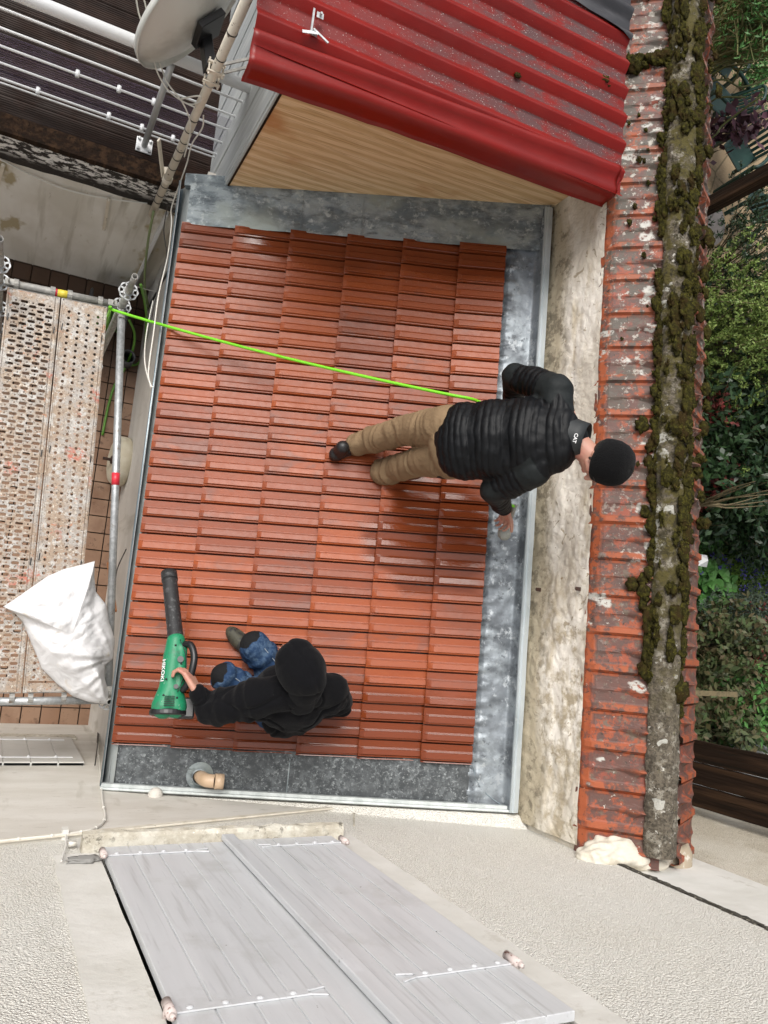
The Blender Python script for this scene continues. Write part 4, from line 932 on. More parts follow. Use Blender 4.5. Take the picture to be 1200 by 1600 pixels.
q = MB(); pa = sp(.085, -.03, 2.0); pb = sp(.205, 2.44, 2.0); pc_ = pa.lerp(pb, .437); q.tube([pc_, pa.lerp(pb, .468)], .0245, 18); q.build('red_sticker', M['sticker_red'], l2, smooth=True)
q = MB(); q.tube([sp(-.295, -.035, 1.985), sp(-.225, -.035, 1.985)], .0245, 18); q.build('yellow_sticker', M['sticker_yellow'], l1, smooth=True)
q = MB(); q.tube([sp(-.31, -.035, 1.985), sp(-.297, -.035, 1.985)], .0245, 18); q.build('red_sticker', M['sticker_red'], l1, smooth=True)
# two perforated steel decks
def cell(m, a0, c0, wd, ht, ha, hc, kind, z):
    pts = []; K = 4
    cx, cy = a0 + wd / 2, c0 + ht / 2
    per = [(-1, -1), (-.5, -1), (0, -1), (.5, -1), (1, -1), (1, -.5), (1, 0), (1, .5), (1, 1), (.5, 1), (0, 1), (-.5, 1), (-1, 1), (-1, .5), (-1, 0), (-1, -.5)]
    out = [(cx + x * wd / 2, cy + y * ht / 2) for x, y in per]; inn = []
    for x, y in per:
        l = math.hypot(x, y); ang = math.atan2(y, x)
        if kind == 's':
            sx = ha - hc; ux, uy = x, y
            inn.append((cx + (sx if x > .3 else -sx if x < -.3 else 0) + (hc * math.cos(math.atan2(y, (abs(x) - .3) * 1.4) ) * (1 if x > .3 else -1) if abs(x) > .3 else 0), cy + hc * (math.sin(math.atan2(y, (abs(x) - .3) * 1.4)) if abs(x) > .3 else y)))
        else: inn.append((cx + hc * math.cos(ang), cy + hc * math.sin(ang)))
    n = len(per)
    m.add([sp(a, c, z) for a, c in out] + [sp(a, c, z - .0005) for a, c in inn] + [sp(cx + (a - cx) * .93, cy + (c - cy) * .93, z - .007) for a, c in inn],
          [(k, (k + 1) % n, n + (k + 1) % n, n + k) for k in range(n)] + [(n + k, n + (k + 1) % n, 2 * n + (k + 1) % n, 2 * n + k) for k in range(n)])
def deck(a0, a1, kind, lab):
    t = thing('scaffold_deck', lab, 'scaffold deck', sp((a0 + a1) / 2, 1.2, 1.96), 'steel decks of the scaffold')
    Ld = 2.39; z = 2.004; m = MB(); cm = (a0 + a1) / 2
    if kind == 's':
        cw, chh, nc = .047, .0232, 5; L0 = .055; nr = 98
        for i in range(nc):
            for j in range(nr):
                a = cm - nc * cw / 2 + i * cw; c = L0 + j * chh
                if (i + j) % 2: cell(m, a, c, cw, chh, .0218, .0090, 's', z)
                else: cell(m, a, c, cw, chh, 0, .0050, 'r', z)
    else:
        cw, chh, nc = .0565, .0405, 4; L0 = .055; nr = 56
        for i in range(nc):
            for j in range(nr):
                cell(m, cm - nc * cw / 2 + i * cw, L0 + j * chh, cw, chh, 0, .0092, 'r', z)
    w0 = cm - nc * cw / 2; w1 = cm + nc * cw / 2; Lh = L0 + nr * chh
    def flat(x0, x1, y0, y1, zz=z): m.add([sp(x0, y0, zz), sp(x1, y0, zz), sp(x1, y1, zz), sp(x0, y1, zz)], [(0, 1, 2, 3)])
    flat(w0, w1, .0, L0 if kind == 's' else L0); flat(w0, w1, Lh + (.0 if kind == 's' else .012), Ld)
    m.build('perforated_plate', M['deck_steel'], t)
    for s_, x0, x1 in ((0, a0, w0), (1, w1, a1)):
        m = MB(); xs = [x0, x0 + (x1 - x0) * .3, x0 + (x1 - x0) * .42, x0 + (x1 - x0) * .75, x1]; zs = [z - .001, z + .001, z - .005, z - .005, z]
        if s_: xs = [x0 + x1 - x for x in xs][::-1]; zs = zs[::-1]
        m.add([sp(x, y, q_) for y in (0, Ld) for x, q_ in zip(xs, zs)], [(j, j + 1, 6 + j, 5 + j) for j in range(4)])
        xe = a0 if s_ == 0 else a1
        m.add([sp(xe, 0, z), sp(xe, Ld, z), sp(xe, Ld, z - .06), sp(xe, 0, z - .06)], [(0, 1, 2, 3)]); m.build('side_rail', M['deck_steel'], t)
        for c in (.18, .95, 1.6): m = MB(); m.box((-.003, -.022, 0), (.003, .022, .001), Matrix.Translation(sp(a0 + .018 if s_ == 0 else a1 - .018, c + .03 * s_, z + .0015))); m.build('rail_slot', M['blackplast'], t)
    for c_, sg in ((0, -1), (Ld, 1)):
        m = MB(); m.add([sp(a0, c_, z), sp(a1, c_, z), sp(a1, c_, z - .05), sp(a0, c_, z - .05)], [(0, 1, 2, 3)])
        for a in (a0 + .045, a1 - .045):
            c2 = c_ + sg * .035; 
            for k in range(7):
                th0 = math.pi * k / 7; th1 = math.pi * (k + 1) / 7
                f = lambda th, r: (c2 + sg * -r * math.cos(th), 1.985 + r * math.sin(th))
                (c0_, z0_), (c1_, z1_) = f(th0, .030), f(th1, .030)
                m.add([sp(a - .014, c0_, z0_), sp(a + .014, c0_, z0_), sp(a + .014, c1_, z1_), sp(a - .014, c1_, z1_)], [(0, 1, 2, 3)])
        m.build('hook_end', M['galv_old'], t, solid=.005)
    return t
deck(-.572, -.278, 's', 'left scaffold deck with long slots, splashed with plaster')
deck(-.270, .0, 'r', 'right scaffold deck with small round holes beside the galvanised rail')
# ---- white sack
OUT = [(5,948),(25,935),(52,916),(75,900),(100,889),(132,881),(150,876),(149,900),(152,925),(168,945),(173,972),(182,1000),(179,1030),(166,1042),(166,1062),(172,1085),(170,1103),(140,1099),(115,1090),(90,1070),(66,1046),(58,1025),(45,995),(36,972),(24,959)]
cx_, cy_ = 110, 990
pol = [atz(x, y, 2.09) for x, y in OUT]; pc0 = atz(cx_, cy_, 2.09)
def interp(poly, t, n):
    k = t * len(poly) / n; i = int(k) % len(poly); f = k - int(k); return poly[i].lerp(poly[(i + 1) % len(poly)], f)
NT, NR = 200, 44; m = MB(); vs = []
crn = [pol[16], pol[0], pol[6], pol[12]]
for j in range(NR + 1):
    r = j / NR
    for k in range(NT):
        e = interp(pol, k, NT); P = pc0.lerp(e, r)
        h = .115 * max(0, 1 - r ** 2.2) ** .75
        fold = 0
        for ci, (c_, am) in enumerate(zip(crn, (.026, .022, .020, .018))):
            d = (P - c_); dist = math.hypot(d.x, d.y); an = math.atan2(d.y, d.x)
            fold += am * noise.noise(Vector((d.x / (dist + .01) * 5, d.y / (dist + .01) * 5, ci * 7 + dist * 1.5))) * math.exp(-((dist - .15) / .24) ** 2) * 1.6
        rid = 1 - abs(noise.noise(Vector((P.x * 8, P.y * 8, 3))))
        fold += .012 * (rid - .8) * 3 * (1 - r ** 4) + .016 * abs(noise.noise(Vector(((P.x + P.y) * 3, (P.x - P.y) * 13, 5)))) * (1 - r ** 4) + .014 * abs(noise.noise(Vector(((P.x + .4 * P.y) * 14, (P.y - .4 * P.x) * 3, 9)))) * (1 - r ** 4) + .004 * N3(P.x * 22, P.y * 22, 1) * (1 - r ** 6) * 1.8
        vs.append((P.x, P.y, 2.03 + h + fold * (1 - r ** 8) + .05 * (1 - r)))
fs = [(j*NT+k, j*NT+(k+1) % NT, (j+1)*NT+(k+1) % NT, (j+1)*NT+k) for j in range(NR) for k in range(NT)]
o_ = len(vs)
for k in range(NT): e = interp(pol, k, NT); P = pc0.lerp(e, .97); vs.append((P.x, P.y, 2.012))
fs += [(NR*NT+k, NR*NT+(k+1) % NT, o_+(k+1) % NT, o_+k) for k in range(NT)] + [tuple(o_ + k for k in range(NT))]
m.v = vs; m.f = fs; sk = m.build('sack', M['sack'], smooth=True); tag(sk, 'crumpled white sack lying over the end of the scaffold decks', 'sack')
# ---- things on the patio
cbk = thing('concrete_weight', 'round beige concrete weight with a bolt, standing on the brown patio', 'concrete weight', (.68, 1.26, .012))
b = MB(); b.lathe([(.0, -.06), (.195, -.06), (.212, -.045), (.212, .02), (.185, .055), (.150, .066), (.12, .060), (0, .058)], (.79, 1.20, .225), 40, (-1, 0, .12)); b.build('block', M['concrete'], cbk, smooth=True, bevel=0)
b = MB(); b.tube([(.74, 1.20, .23), (.655, 1.20, .24)], .013, 12); b.lathe([(0, .006), (.034, .005), (.036, -.005), (.0, -.006)], (.725, 1.20, .233), 16, (-1, 0, .12)); b.build('bolt', M['rust'], cbk)
b = MB(); b.pipe((.745, 2.13, .012), (.745, 2.13, .20), .062, .052, 28); b.lathe([(.0, .02), (.055, .02)], (.745, 2.13, 0), 24); o = b.build('bucket', M['darkgrey'], smooth=True); tag(o, 'small dark grey pot on the patio against the pale wall', 'pot')
hr_ = thing('hose_reel', 'dark green hose reel behind the scaffold post', 'hose reel', (.52, 2.45, .012))
for dx in (-.16, .13):
    b = MB(); b.lathe([(.05, 0), (.19, 0), (.20, .01), (.19, .02), (.05, .02)], (.52 + dx, 2.42, .27), 32, (1, 0, 0)); b.build('side_disc', M['darkgrey'], hr_, smooth=True)
b = MB(); b.tube([(.37, 2.42, .27), (.66, 2.42, .27)], .10, 24); b.build('drum', M['darkgrey'], hr_)
b = MB()
for k in range(9): b.lathe([(.118, -.011), (.130, 0), (.118, .011), (.106, 0), (.118, -.011)], (.385 + .03 * k, 2.42, .27), 32, (1, 0, 0))
b.build('coiled_hose', M['hose2'], hr_, smooth=True)
b = MB(); b.tube([(.36, 2.42, .27), (.30, 2.36, .02)], .012, 8); b.tube([(.36, 2.42, .27), (.36, 2.55, .02)], .012, 8); b.build('stand', M['galv_old'], hr_)
b = MB(); g_ = [(202, 500, .5), (210, 520, .35), (208, 545, .2), (195, 575, .03), (178, 605, .03), (168, 640, .03), (160, 680, .03)]
b.tube(curve([atz(*q) for q in g_], 8), .011, 8); o = b.build('hose', M['hose2'], smooth=True); tag(o, 'dull green hose lying along the patio under the scaffold rail', 'hose')
b = MB(); g_ = [(186, 545, .03), (190, 560, .03), (205, 570, .03), (218, 566, .05), (226, 545, .2), (229, 500, .6), (226, 470, 1.0), (220, 445, 1.4)]
b.tube(curve([atz(*q) for q in g_], 8), .011, 8); o = b.build('hose', M['hose2'], smooth=True); tag(o, 'green hose curling up the pale wall below the gutter', 'hose')
b = MB(); b.beam(atz(170, 880, .5), Vector((.78, -.05, 1.25)), .028, .014, (0, 1, 0)); o = b.build('wooden_stick', M['orange_rod']); tag(o, 'orange wooden stick leaning on the wall beside the white sack', 'stick')

# ================================================================= FIGURE TOOLS
def caps(p0, r0, p1, r1, n=16):
    p0 = Vector(p0); p1 = Vector(p1); d = p1 - p0; L = d.length; d.normalize()
    pts = []; rs = []
    for k in range(5):
        a = math.pi / 2 * (1 - k / 5); pts.append(p0 - d * r0 * math.sin(a)); rs.append(max(r0 * math.cos(a), .0004))
    pts.append(p0); rs.append(r0); pts.append(p1); rs.append(r1)
    for k in range(1, 6):
        a = math.pi / 2 * k / 5; pts.append(p1 + d * r1 * math.sin(a)); rs.append(max(r1 * math.cos(a), .0004))
    return pts, rs
def blob(name, parts, voxel, m_, parent, it=6, post=None, fac=.5):
    mb = MB()
    for P in parts:
        if P[0] == 'c': pts, rs = caps(*P[1:]); mb.tube(pts, rs, 20)
        else:
            _, c, rad, rot = P; mt_ = Matrix.Translation(Vector(c)) @ (rot.to_4x4() if rot is not None else Matrix.Identity(4)) @ Matrix.Diagonal((*rad, 1))
            bm = bmesh.new(); bmesh.ops.create_icosphere(bm, subdivisions=4, radius=1)
            mb.add([mt_ @ v.co for v in bm.verts], [tuple(v.index for v in f.verts) for f in bm.faces]); bm.free()
    o_ = mb.build('tmp', None)
    r = o_.modifiers.new('r', 'REMESH'); r.mode = 'VOXEL'; r.voxel_size = voxel; r.adaptivity = 0
    s_ = o_.modifiers.new('s', 'SMOOTH'); s_.iterations = it; s_.factor = fac
    dg = bpy.context.evaluated_depsgraph_get(); me = D.meshes.new_from_object(o_.evaluated_get(dg)); D.objects.remove(o_)
    me.name = name; me.materials.clear(); ob = link(name, me, m_, parent, smooth=True)
    if post: post(ob)
    return ob
def displace(ob, fn):
    me = ob.data; n = [v.normal.copy() for v in me.vertices]; cs_ = [v.co.copy() for v in me.vertices]
    out = []
    for c, nn_ in zip(cs_, n): out += list(c + nn_ * fn(c, nn_))
    me.vertices.foreach_set('co', out); me.update()
def frame(fwd, up):
    f = Vector(fwd).normalized(); u = Vector(up); r = f.cross(u).normalized(); u = r.cross(f); return Matrix((r, f, u)).transposed()   # x right, y forward, z up
def headparts(c, Rm, s=1.0):
    P = lambda x, y, z: Vector(c) + Rm @ (Vector((x, y, z)) * s)
    L = [('e', P(0, -.012, .018), (.076*s, .095*s, .085*s), Rm), ('e', P(0, .030, -.045), (.056*s, .060*s, .070*s), Rm), ('c', P(0, .055, -.093), .022*s, P(0, .045, -.075), .03*s),
         ('c', P(0, .088, .008), .0085*s, P(0, .106, -.030), .0125*s), ('c', P(-.018, .082, .020), .010*s, P(-.045, .070, .018), .010*s), ('c', P(.018, .082, .020), .010*s, P(.045, .070, .018), .010*s),
         ('c', P(-.018, .082, -.062), .0085*s, P(.018, .082, -.062), .0085*s), ('c', P(-.040, .06, -.02), .020*s, P(-.045, .04, -.05), .016*s), ('c', P(.040, .06, -.02), .020*s, P(.045, .04, -.05), .016*s)]
    for sx in (-1, 1): L.append(('e', P(sx * .080, -.008, -.012), (.010*s, .020*s, .032*s), Rm))
    return L
def face_details(c, Rm, par, s=1.0):
    P = lambda x, y, z: Vector(c) + Rm @ (Vector((x, y, z)) * s)
    for sx in (-1, 1):
        q = MB(); q.ball(P(sx * .030, .079, .004), .0115 * s, 2); e_ = q.build('eye', M['white'], par, smooth=True)
        q = MB(); q.ball(P(sx * .030, .0885, .003), .0045 * s, 2); q.build('iris', M['hair'], e_, smooth=True)
        q = MB(); q.tube([P(sx * .014, .092, .026), P(sx * .032, .090, .030), P(sx * .048, .078, .024)], .0032 * s, 6); q.build('eyebrow', M['hair'], par, smooth=True)
    q = MB(); q.tube([P(-.022, .084, -.064), P(0, .0925, -.062), P(.022, .084, -.064)], .0042 * s, 8); q.build('lips', mat('lip_' + par.name, (.45, .16, .13), .5), par, smooth=True)
def handparts(w, d, palmn, curl, side, s=1.0, spread=1.):
    # w wrist, d hand direction, palmn palm normal, curl per joint (rad), side: thumb towards side*right
    d = Vector(d).normalized(); pn = Vector(palmn); pn = (pn - d * pn.dot(d)).normalized(); r = d.cross(pn).normalized() * side
    w = Vector(w); L = []
    for t in (-.030, -.010, .010, .030): L.append(('c', w + r * t * .6 * s + d * .008, .016 * s, w + d * .082 * s + r * t * s, .0125 * s))
    lens = [(.042, .026, .020), (.046, .030, .021), (.043, .028, .020), (.034, .021, .018)]
    for k, (t, ls) in enumerate(zip((.033, .011, -.011, -.032), lens)):
        p = w + d * .086 * s + r * t * s; a = curl * .55; q = p
        for j, l in enumerate(ls):
            dd = d * math.cos(a) + pn * math.sin(a) + r * (t * 1.2 * spread); dd.normalize(); n_ = q + dd * l * s
            L.append(('c', q, (.0092 - .0010 * j) * s, n_, (.0086 - .0011 * j) * s)); q = n_; a += curl
    q = w + d * .022 * s + r * .030 * s; dd = (d * .6 + r * .75 + pn * .35).normalized()
    for j, l in enumerate((.040, .030, .024)):
        n_ = q + dd * l * s; L.append(('c', q, (.0125 - .0015 * j) * s, n_, (.011 - .0015 * j) * s)); q = n_; dd = (dd + d * .35 + pn * .35 * curl).normalized()
    return L
def axisfn(p, a, c_):
    ab = c_ - a; t = (p - a).dot(ab) / ab.length_squared; return t, (p - a - ab * t).length, ab.length
def text_mesh(txt, size, mtx, m_, parent, name='lettering'):
    cu = D.curves.new('t', 'FONT'); cu.body = txt; cu.size = size; cu.extrude = .0006; cu.align_x = 'CENTER'; cu.align_y = 'CENTER'; cu.offset = .0006
    to = D.objects.new('t', cu); COL.objects.link(to); dg = bpy.context.evaluated_depsgraph_get(); me = D.meshes.new_from_object(to.evaluated_get(dg)); D.objects.remove(to)
    me.transform(mtx); me.name = name; return link(name, me, m_, parent)

# ================================================================= PERSON 1 (standing, rinsing the flashing)
p1 = thing('person', 'person in a black quilted jacket, khaki trousers and black beanie bending over the flashing', 'person', (1.85, 1.0, roofz(1.85)), 'people cleaning the tiled roof')
A1 = atz(574, 690, 3.00); A2 = atz(612, 735, 3.04)
K1 = atz(634, 672, 3.36); K2 = atz(658, 720, 3.40)
H1 = atz(704, 667, 3.74); H2 = atz(712, 715, 3.72)
PV = (H1 + H2) / 2 + Vector((0, 0, .03))
NK = atz(892, 683, 4.20)
S1 = atz(868, 612, 4.13); S2 = atz(832, 735, 4.07)
E1_ = atz(806, 588, 3.88); W1 = atz(800, 640, 3.70)
E2_ = atz(772, 765, 3.86); W2 = atz(787, 793, 3.66)
HC = atz(945, 723, 4.32)
CH = PV.lerp(NK, .66) + Vector((0, 0, -.02)); WA = PV.lerp(NK, .25)
hf1 = frame((-.25, -.80, -.55), (.35, -.25, .9))
hd1 = (atz(794, 822, 3.52) - W2).normalized()
body = []
body += headparts(HC, hf1)
body += [('c', NK, .058, HC + Vector((-.02, .02, -.05)), .055)]
for S_, E_, W_ in ((S1, E1_, W1), (S2, E2_, W2)):
    body += [('c', S_, .052, E_, .040), ('c', E_, .040, W_, .026)]
body += [('c', NK, .06, S1, .05), ('c', NK, .06, S2, .05), ('e', CH, (.10, .15, .13), frame(NK - PV, (0, 0, 1))), ('c', CH, .12, PV, .11)]
for H_, K_, A_ in ((H1, K1, A1), (H2, K2, A2)):
    body += [('c', H_, .080, K_, .055), ('c', K_, .052, A_, .038)]
body += handparts(W2 + hd1 * .01, hd1, (-.2, -.6, -.4), .95, -1, 1.05)
hd1b = (Vector((.3, .1, -1))).normalized()
body += handparts(W1 + hd1b * .01, hd1b, (0, -1, 0), .6, 1, 1.0)
bd1 = blob('body', body, .0045, M['skin'], p1, 3)
face_details(HC, hf1, p1)
# jacket
jt = PV.lerp(NK, -.10); ax_ = (NK - PV).normalized(); sidev = (S1 - S2).normalized()
fr = frame(ax_, (0, 0, 1)); 
jp = [('e', PV.lerp(NK, .08), (.200, .15, .150), fr), ('e', PV.lerp(NK, .34), (.200, .17, .155), fr), ('e', CH, (.215, .17, .160), fr), ('e', PV.lerp(NK, .86), (.17, .13, .12), fr),
      ('c', PV.lerp(NK, .06) + sidev * .08, .115, CH + sidev * .10, .115), ('c', PV.lerp(NK, .06) - sidev * .08, .115, CH - sidev * .09, .115), ('c', NK + ax_ * -.05, .085, NK + ax_ * .01, .072),
      ('c', NK - ax_ * .06, .09, S1 - sidev * .01, .085), ('c', NK - ax_ * .06, .09, S2 + sidev * .01, .085)]
for S_, E_, W_ in ((S1, E1_, W1), (S2, E2_, W2)):
    jp += [('c', S_, .088, E_, .070), ('c', E_, .070, W_.lerp(E_, .05), .046)]
def jpost(ob):
    vals = []
    me = ob.data; me.update()
    nrm = {}
    def fn(c, n_):
        t, r, L = axisfn(c, PV, NK); best = 'b'; ta, ra = 0, 9
        for nme, a, c2 in (('u1', S1, E1_), ('f1', E1_, W1), ('u2', S2, E2_), ('f2', E2_, W2)):
            t2, r2, L2 = axisfn(c, a, c2)
            if -.25 < t2 < 1.1 and r2 < .10 and r2 < ra: ra = r2; ta = t2; best = nme; La = L2
        inarm = best != 'b' and (abs((c - CH).dot(sidev)) > .17 or best[0] == 'f' or ra < .075)
        s_ = (ta * La) if inarm else (t * L)
        wob = .012 * noise.noise(c * 6) + .004 * noise.noise(c * 19)
        per = .034
        ph = abs(math.sin(math.pi * (s_ + wob) / per))
        sdv = abs((c - NK).dot(sidev)); yoke = (not inarm and t + sdv * 1.4 > 1.17) or (best[0] == 'u' and ta < .25 - .3 * abs(ra))
        elbow = (best[0] == 'u' and ta > .86) or (best[0] == 'f' and ta < .22)
        pt = 1. if (yoke or (elbow and (c - (E1_ if best[1] == '1' else E2_)).dot(NK - PV) < .03)) else 0.
        vals.append(pt)
        w_ = .012 * noise.noise(c * 9) + .006 * noise.noise(c * 24 + Vector((3, 1, 0)))
        return (0 if pt else .0068 * (ph ** .45 - .6)) + w_ * (.5 if pt else .8)
    displace(ob, fn); setvals(ob, 'patch', vals)
jk = blob('jacket', jp, .0062, M['jacket'], p1, 5, jpost)
# collar, hem, cuffs
cd = (HC - NK).normalized()
b = MB(); cb = NK + ax_ * .01 - Vector((0, 0, .01)); rr = []
for k, (r, h) in enumerate(((.100, -.05), (.096, .0), (.088, .05), (.083, .095), (.078, .095), (.077, .02))): rr.append((r, h))
b.lathe(rr, (0, 0, 0), 40); mm = Matrix.Translation(NK - cd * .01 - ax_ * .012) @ (ax_ * .7 + cd * .5).to_track_quat('Z', 'Y').to_matrix().to_4x4(); b.v = [tuple(mm @ Vector(q)) for q in b.v]
M['collar'] = mat('grey_collar', (.014, .017, .018), .6, bumps=[(('warp', 30, 0, 1), .3, .006)])
colr = b.build('collar', M['collar'], jk, smooth=True)
b = MB(); hdn = cd
for W_, E_ in ((W2, E2_), (W1, E1_)):
    d_ = (W_ - E_).normalized(); b.tube([W_ - d_ * .02, W_ + d_ * .012], [.047, .043], 24)
b.build('cuff', M['cloth_black'], jk, smooth=True)
# chest mark on the collar
ca = (ax_ * .7 + cd * .5).normalized(); c0_ = NK - cd * .01 - ax_ * .012; vp_ = CAM - c0_; vp_ = (vp_ - ca * vp_.dot(ca)).normalized()
tp = c0_ + ca * .062 + vp_ * .0885; xr_ = ca.cross(vp_)
mt_ = Matrix((xr_, ca, vp_)).transposed().to_4x4()
# beanie
b = MB(); prf = [(.090, -.045), (.098, -.040), (.1015, -.015), (.101, .02), (.094, .055), (.078, .083), (.050, .102), (.022, .110), (.0005, .112)]
mm = Matrix.Translation(HC + hf1 @ Vector((0, -.014, .018))) @ hf1.to_4x4() @ Matrix.Rotation(R_(14), 4, 'X') @ Matrix.Diagonal((.93, 1.05, 1, 1))
b.lathe(prf, (0, 0, 0), 48); b.v = [tuple(mm @ (Vector(q) + Vector(q).normalized() * (.0025 * noise.noise(Vector(q) * 30)))) for q in b.v]
M['knit'] = mat('black_knit', (.0065, .0065, .007), .95, layers=[(('fine', 120, .6, .7), (.012, .012, .012))], bumps=[(('noise', (260, 260, 30), 0, 1), .9, .006), (('fine', 40, 0, 1), .4, .008)], spec=.06, sheen=.05)
b.build('beanie', M['knit'], p1, smooth=True, solid=.004)
hp = [('e', HC + hf1 @ Vector((0, -.045, -.035)), (.068, .055, .045), hf1), ('c', HC + hf1 @ Vector((-.078, .012, .0)), .012, HC + hf1 @ Vector((-.074, .018, -.035)), .008), ('c', HC + hf1 @ Vector((.078, .012, .0)), .012, HC + hf1 @ Vector((.074, .018, -.035)), .008)]
blob('hair', hp, .005, M['hair'], p1, 2)
# trousers
tp_ = [('e', PV + Vector((0, 0, -.03)), (.125, .185, .12), None), ('c', H1, .112, K1, .086), ('c', K1, .084, A1, .076), ('c', H2, .112, K2, .086), ('c', K2, .084, A2, .076), ('e', PV.lerp(NK, .1), (.10, .16, .10), None),
       ('c', A1, .076, A1 + Vector((-.035, -.012, -.055)), .074), ('c', A2, .076, A2 + Vector((-.02, 0, -.07)), .080)]
def tpost(ob):
    vals = []
    def fn(c, n_):
        v = 0
        for a, c2, s_ in ((H1, K1, 1), (K1, A1, 2), (H2, K2, 3), (K2, A2, 4)):
            t, r, L = axisfn(c, a, c2)
            if -.1 < t < 1.15 and r < .13:
                am = .011 if s_ in (2, 4) else .007
                v = max(v, am) if False else v
                v += am * noise.noise(Vector((t * L * 26 + 2.2 * noise.noise(c * 7), s_ * 5, r * 10))) * (.6 + .6 * t)
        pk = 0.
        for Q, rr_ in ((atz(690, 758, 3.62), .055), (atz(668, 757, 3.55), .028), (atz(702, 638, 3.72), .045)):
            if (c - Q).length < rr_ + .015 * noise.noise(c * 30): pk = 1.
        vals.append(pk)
        return v + .006 * noise.noise(c * 11)
    displace(ob, fn); setvals(ob, 'patch', vals)
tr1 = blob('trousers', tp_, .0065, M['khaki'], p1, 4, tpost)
def boot(A_, fwd, par, m_, sole=True, lab=None):
    f = Vector(fwd).normalized(); up = Vector((-ST, 0, CT)); f = (f - up * f.dot(up)).normalized(); r = f.cross(up)
    g = Vector((A_.x, A_.y, roofz(A_.x) + .012)) + up * .0
    P = lambda a, c, h: g + f * a + r * c + up * h
    fm = Matrix((r, f, up)).transposed()
    L = [('c', P(-.05, 0, .05), .043, P(.03, 0, .052), .045), ('c', P(.03, 0, .045), .044, P(.155, .0, .036), .036), ('c', P(-.03, 0, .06), .042, P(-.005, 0, .13), .040), ('e', P(.10, 0, .03), (.049, .10, .034), fm), ('e', P(-.045, 0, .032), (.040, .05, .034), fm)]
    bt = blob('boot', L, .005, m_, par, 3)
    q = MB(); n = 24
    ol = []
    for k in range(n):
        a = 2 * math.pi * k / n; y = math.cos(a); x = math.sin(a); ol.append(P(.052 + .145 * y, x * (.044 + .006 * y), .010))
    q.prism(ol, up * .018); q.build('sole', M['darkgrey'], bt); return bt
bt1 = boot(A1 + Vector((-.085, -.055, 0)), (.80, .50, 0), p1, M['boot']); bt2 = boot(A2 + Vector((.03, .0, 0)), (1, .15, 0), p1, M['boot'])
b = MB(); q_ = atr(557, 700, .10); b.beam(q_, q_ + Vector((.03, .012, .01)), .008, .003); b.build('boot_mark', M['white'], bt1)
# collar lettering sits on the collar band facing outwards
text_mesh('CAT', .023, Matrix.Translation(tp) @ mt_, M['white'], colr)
# nozzle in hand
nz = thing('spray_nozzle', 'grey ball-shaped spray nozzle held above the flashing by the person in khaki trousers', 'nozzle', W2 + hd1 * .1)
n0 = atz(799, 806, 3.56); n1 = atz(788, 834, 3.50)
b = MB(); b.ball(n1, .037, 4, .06); b.tube([n0, n1], [.014, .02], 14); b.tube([n0 - (n1 - n0) * .6, n0], .012, 12); b.build('nozzle_head', M['grey_tool'], nz, smooth=True)
b = MB(); b.lathe([(.016, -.006), (.019, -.006), (.019, .006), (.016, .006)], n0.lerp(n1, .35), 16, n1 - n0); b.build('nozzle_ring', M['darkgrey'], nz, smooth=True)
# bright green hose
P0 = atz(172, 483, 2.20); P1 = atz(738, 624, 3.72)
pts = []
for k in range(25):
    t = k / 24; q = P0.lerp(P1, t); q.z -= .16 * 4 * t * (1 - t) * .5; pts.append(q)
under = [PV + sidev * .19 + ax_ * .10 + Vector((0, 0, -.02)), PV + sidev * .12 + ax_ * .22 + Vector((.12, 0, -.16)), PV - sidev * .05 + ax_ * .22 + Vector((.14, 0, -.20)), W2 + Vector((.03, .05, -.04)), n0 - (n1 - n0) * .5]
b = MB(); b.tube(curve([P0 + Vector((.04, .10, -1.1)), P0 + Vector((.004, .012, -.05))] + pts + under, 5), .0085, 12)
hs_ = b.build('hose', M['rope'], smooth=True); tag(hs_, 'bright green hose stretched across the tiled roof to the person in khaki trousers', 'hose')

# ================================================================= PERSON 2 (squatting with the blower)
p2 = thing('person', 'person squatting on the tiles in a black hooded sweatshirt and jeans, holding a green blower', 'person', (1.3, -.3, roofz(1.3)), 'people cleaning the tiled roof')
a1 = atr(396, 1022, .12); a2 = atr(385, 1078, .12)
k1 = atz(398, 1010, 3.04); k2 = atz(352, 1058, 3.06)
h1 = atz(452, 1078, 2.98); h2 = atz(430, 1112, 2.98)
pv = (h1 + h2) / 2
nk = atz(466, 1078, 3.40)
hc = atz(470, 1046, 3.50)
s1 = atz(516, 1078, 3.36); s2 = atz(400, 1092, 3.34)
q1 = atz(528, 1100, 3.10); w1 = atz(470, 1040, 2.98)
q2 = atz(328, 1110, 3.16); w2 = atz(308, 1080, 3.16)
hf2 = frame((-.45, .70, -.45), (-.2, .35, .9))
hd2 = (atz(294, 1054, 3.12) - w2).normalized()
ch = pv.lerp(nk, .62) + Vector((0, .0, 0))
body = headparts(hc, hf2) + [('c', nk, .058, hc, .055), ('c', nk, .06, s1, .05), ('c', nk, .06, s2, .05), ('c', ch, .12, pv, .11)]
for S_, E_, W_ in ((s1, q1, w1), (s2, q2, w2)): body += [('c', S_, .052, E_, .040), ('c', E_, .040, W_, .027)]
for H_, K_, A_ in ((h1, k1, a1), (h2, k2, a2)): body += [('c', H_, .080, K_, .055), ('c', K_, .052, A_, .038)]
body += handparts(w2 + hd2 * .005, hd2, (-.75, 0, -.6), .95, -1, 1.12, .3)
body += handparts(w1, Vector((-.6, .6, -.3)), (0, 0, -1), .5, 1, 1.0)
blob('body', body, .0045, M['skin'], p2, 3)
face_details(hc, hf2, p2)
sd2 = (s1 - s2).normalized(); up2 = (nk - pv).normalized(); fr2 = frame(up2, sd2.cross(up2))
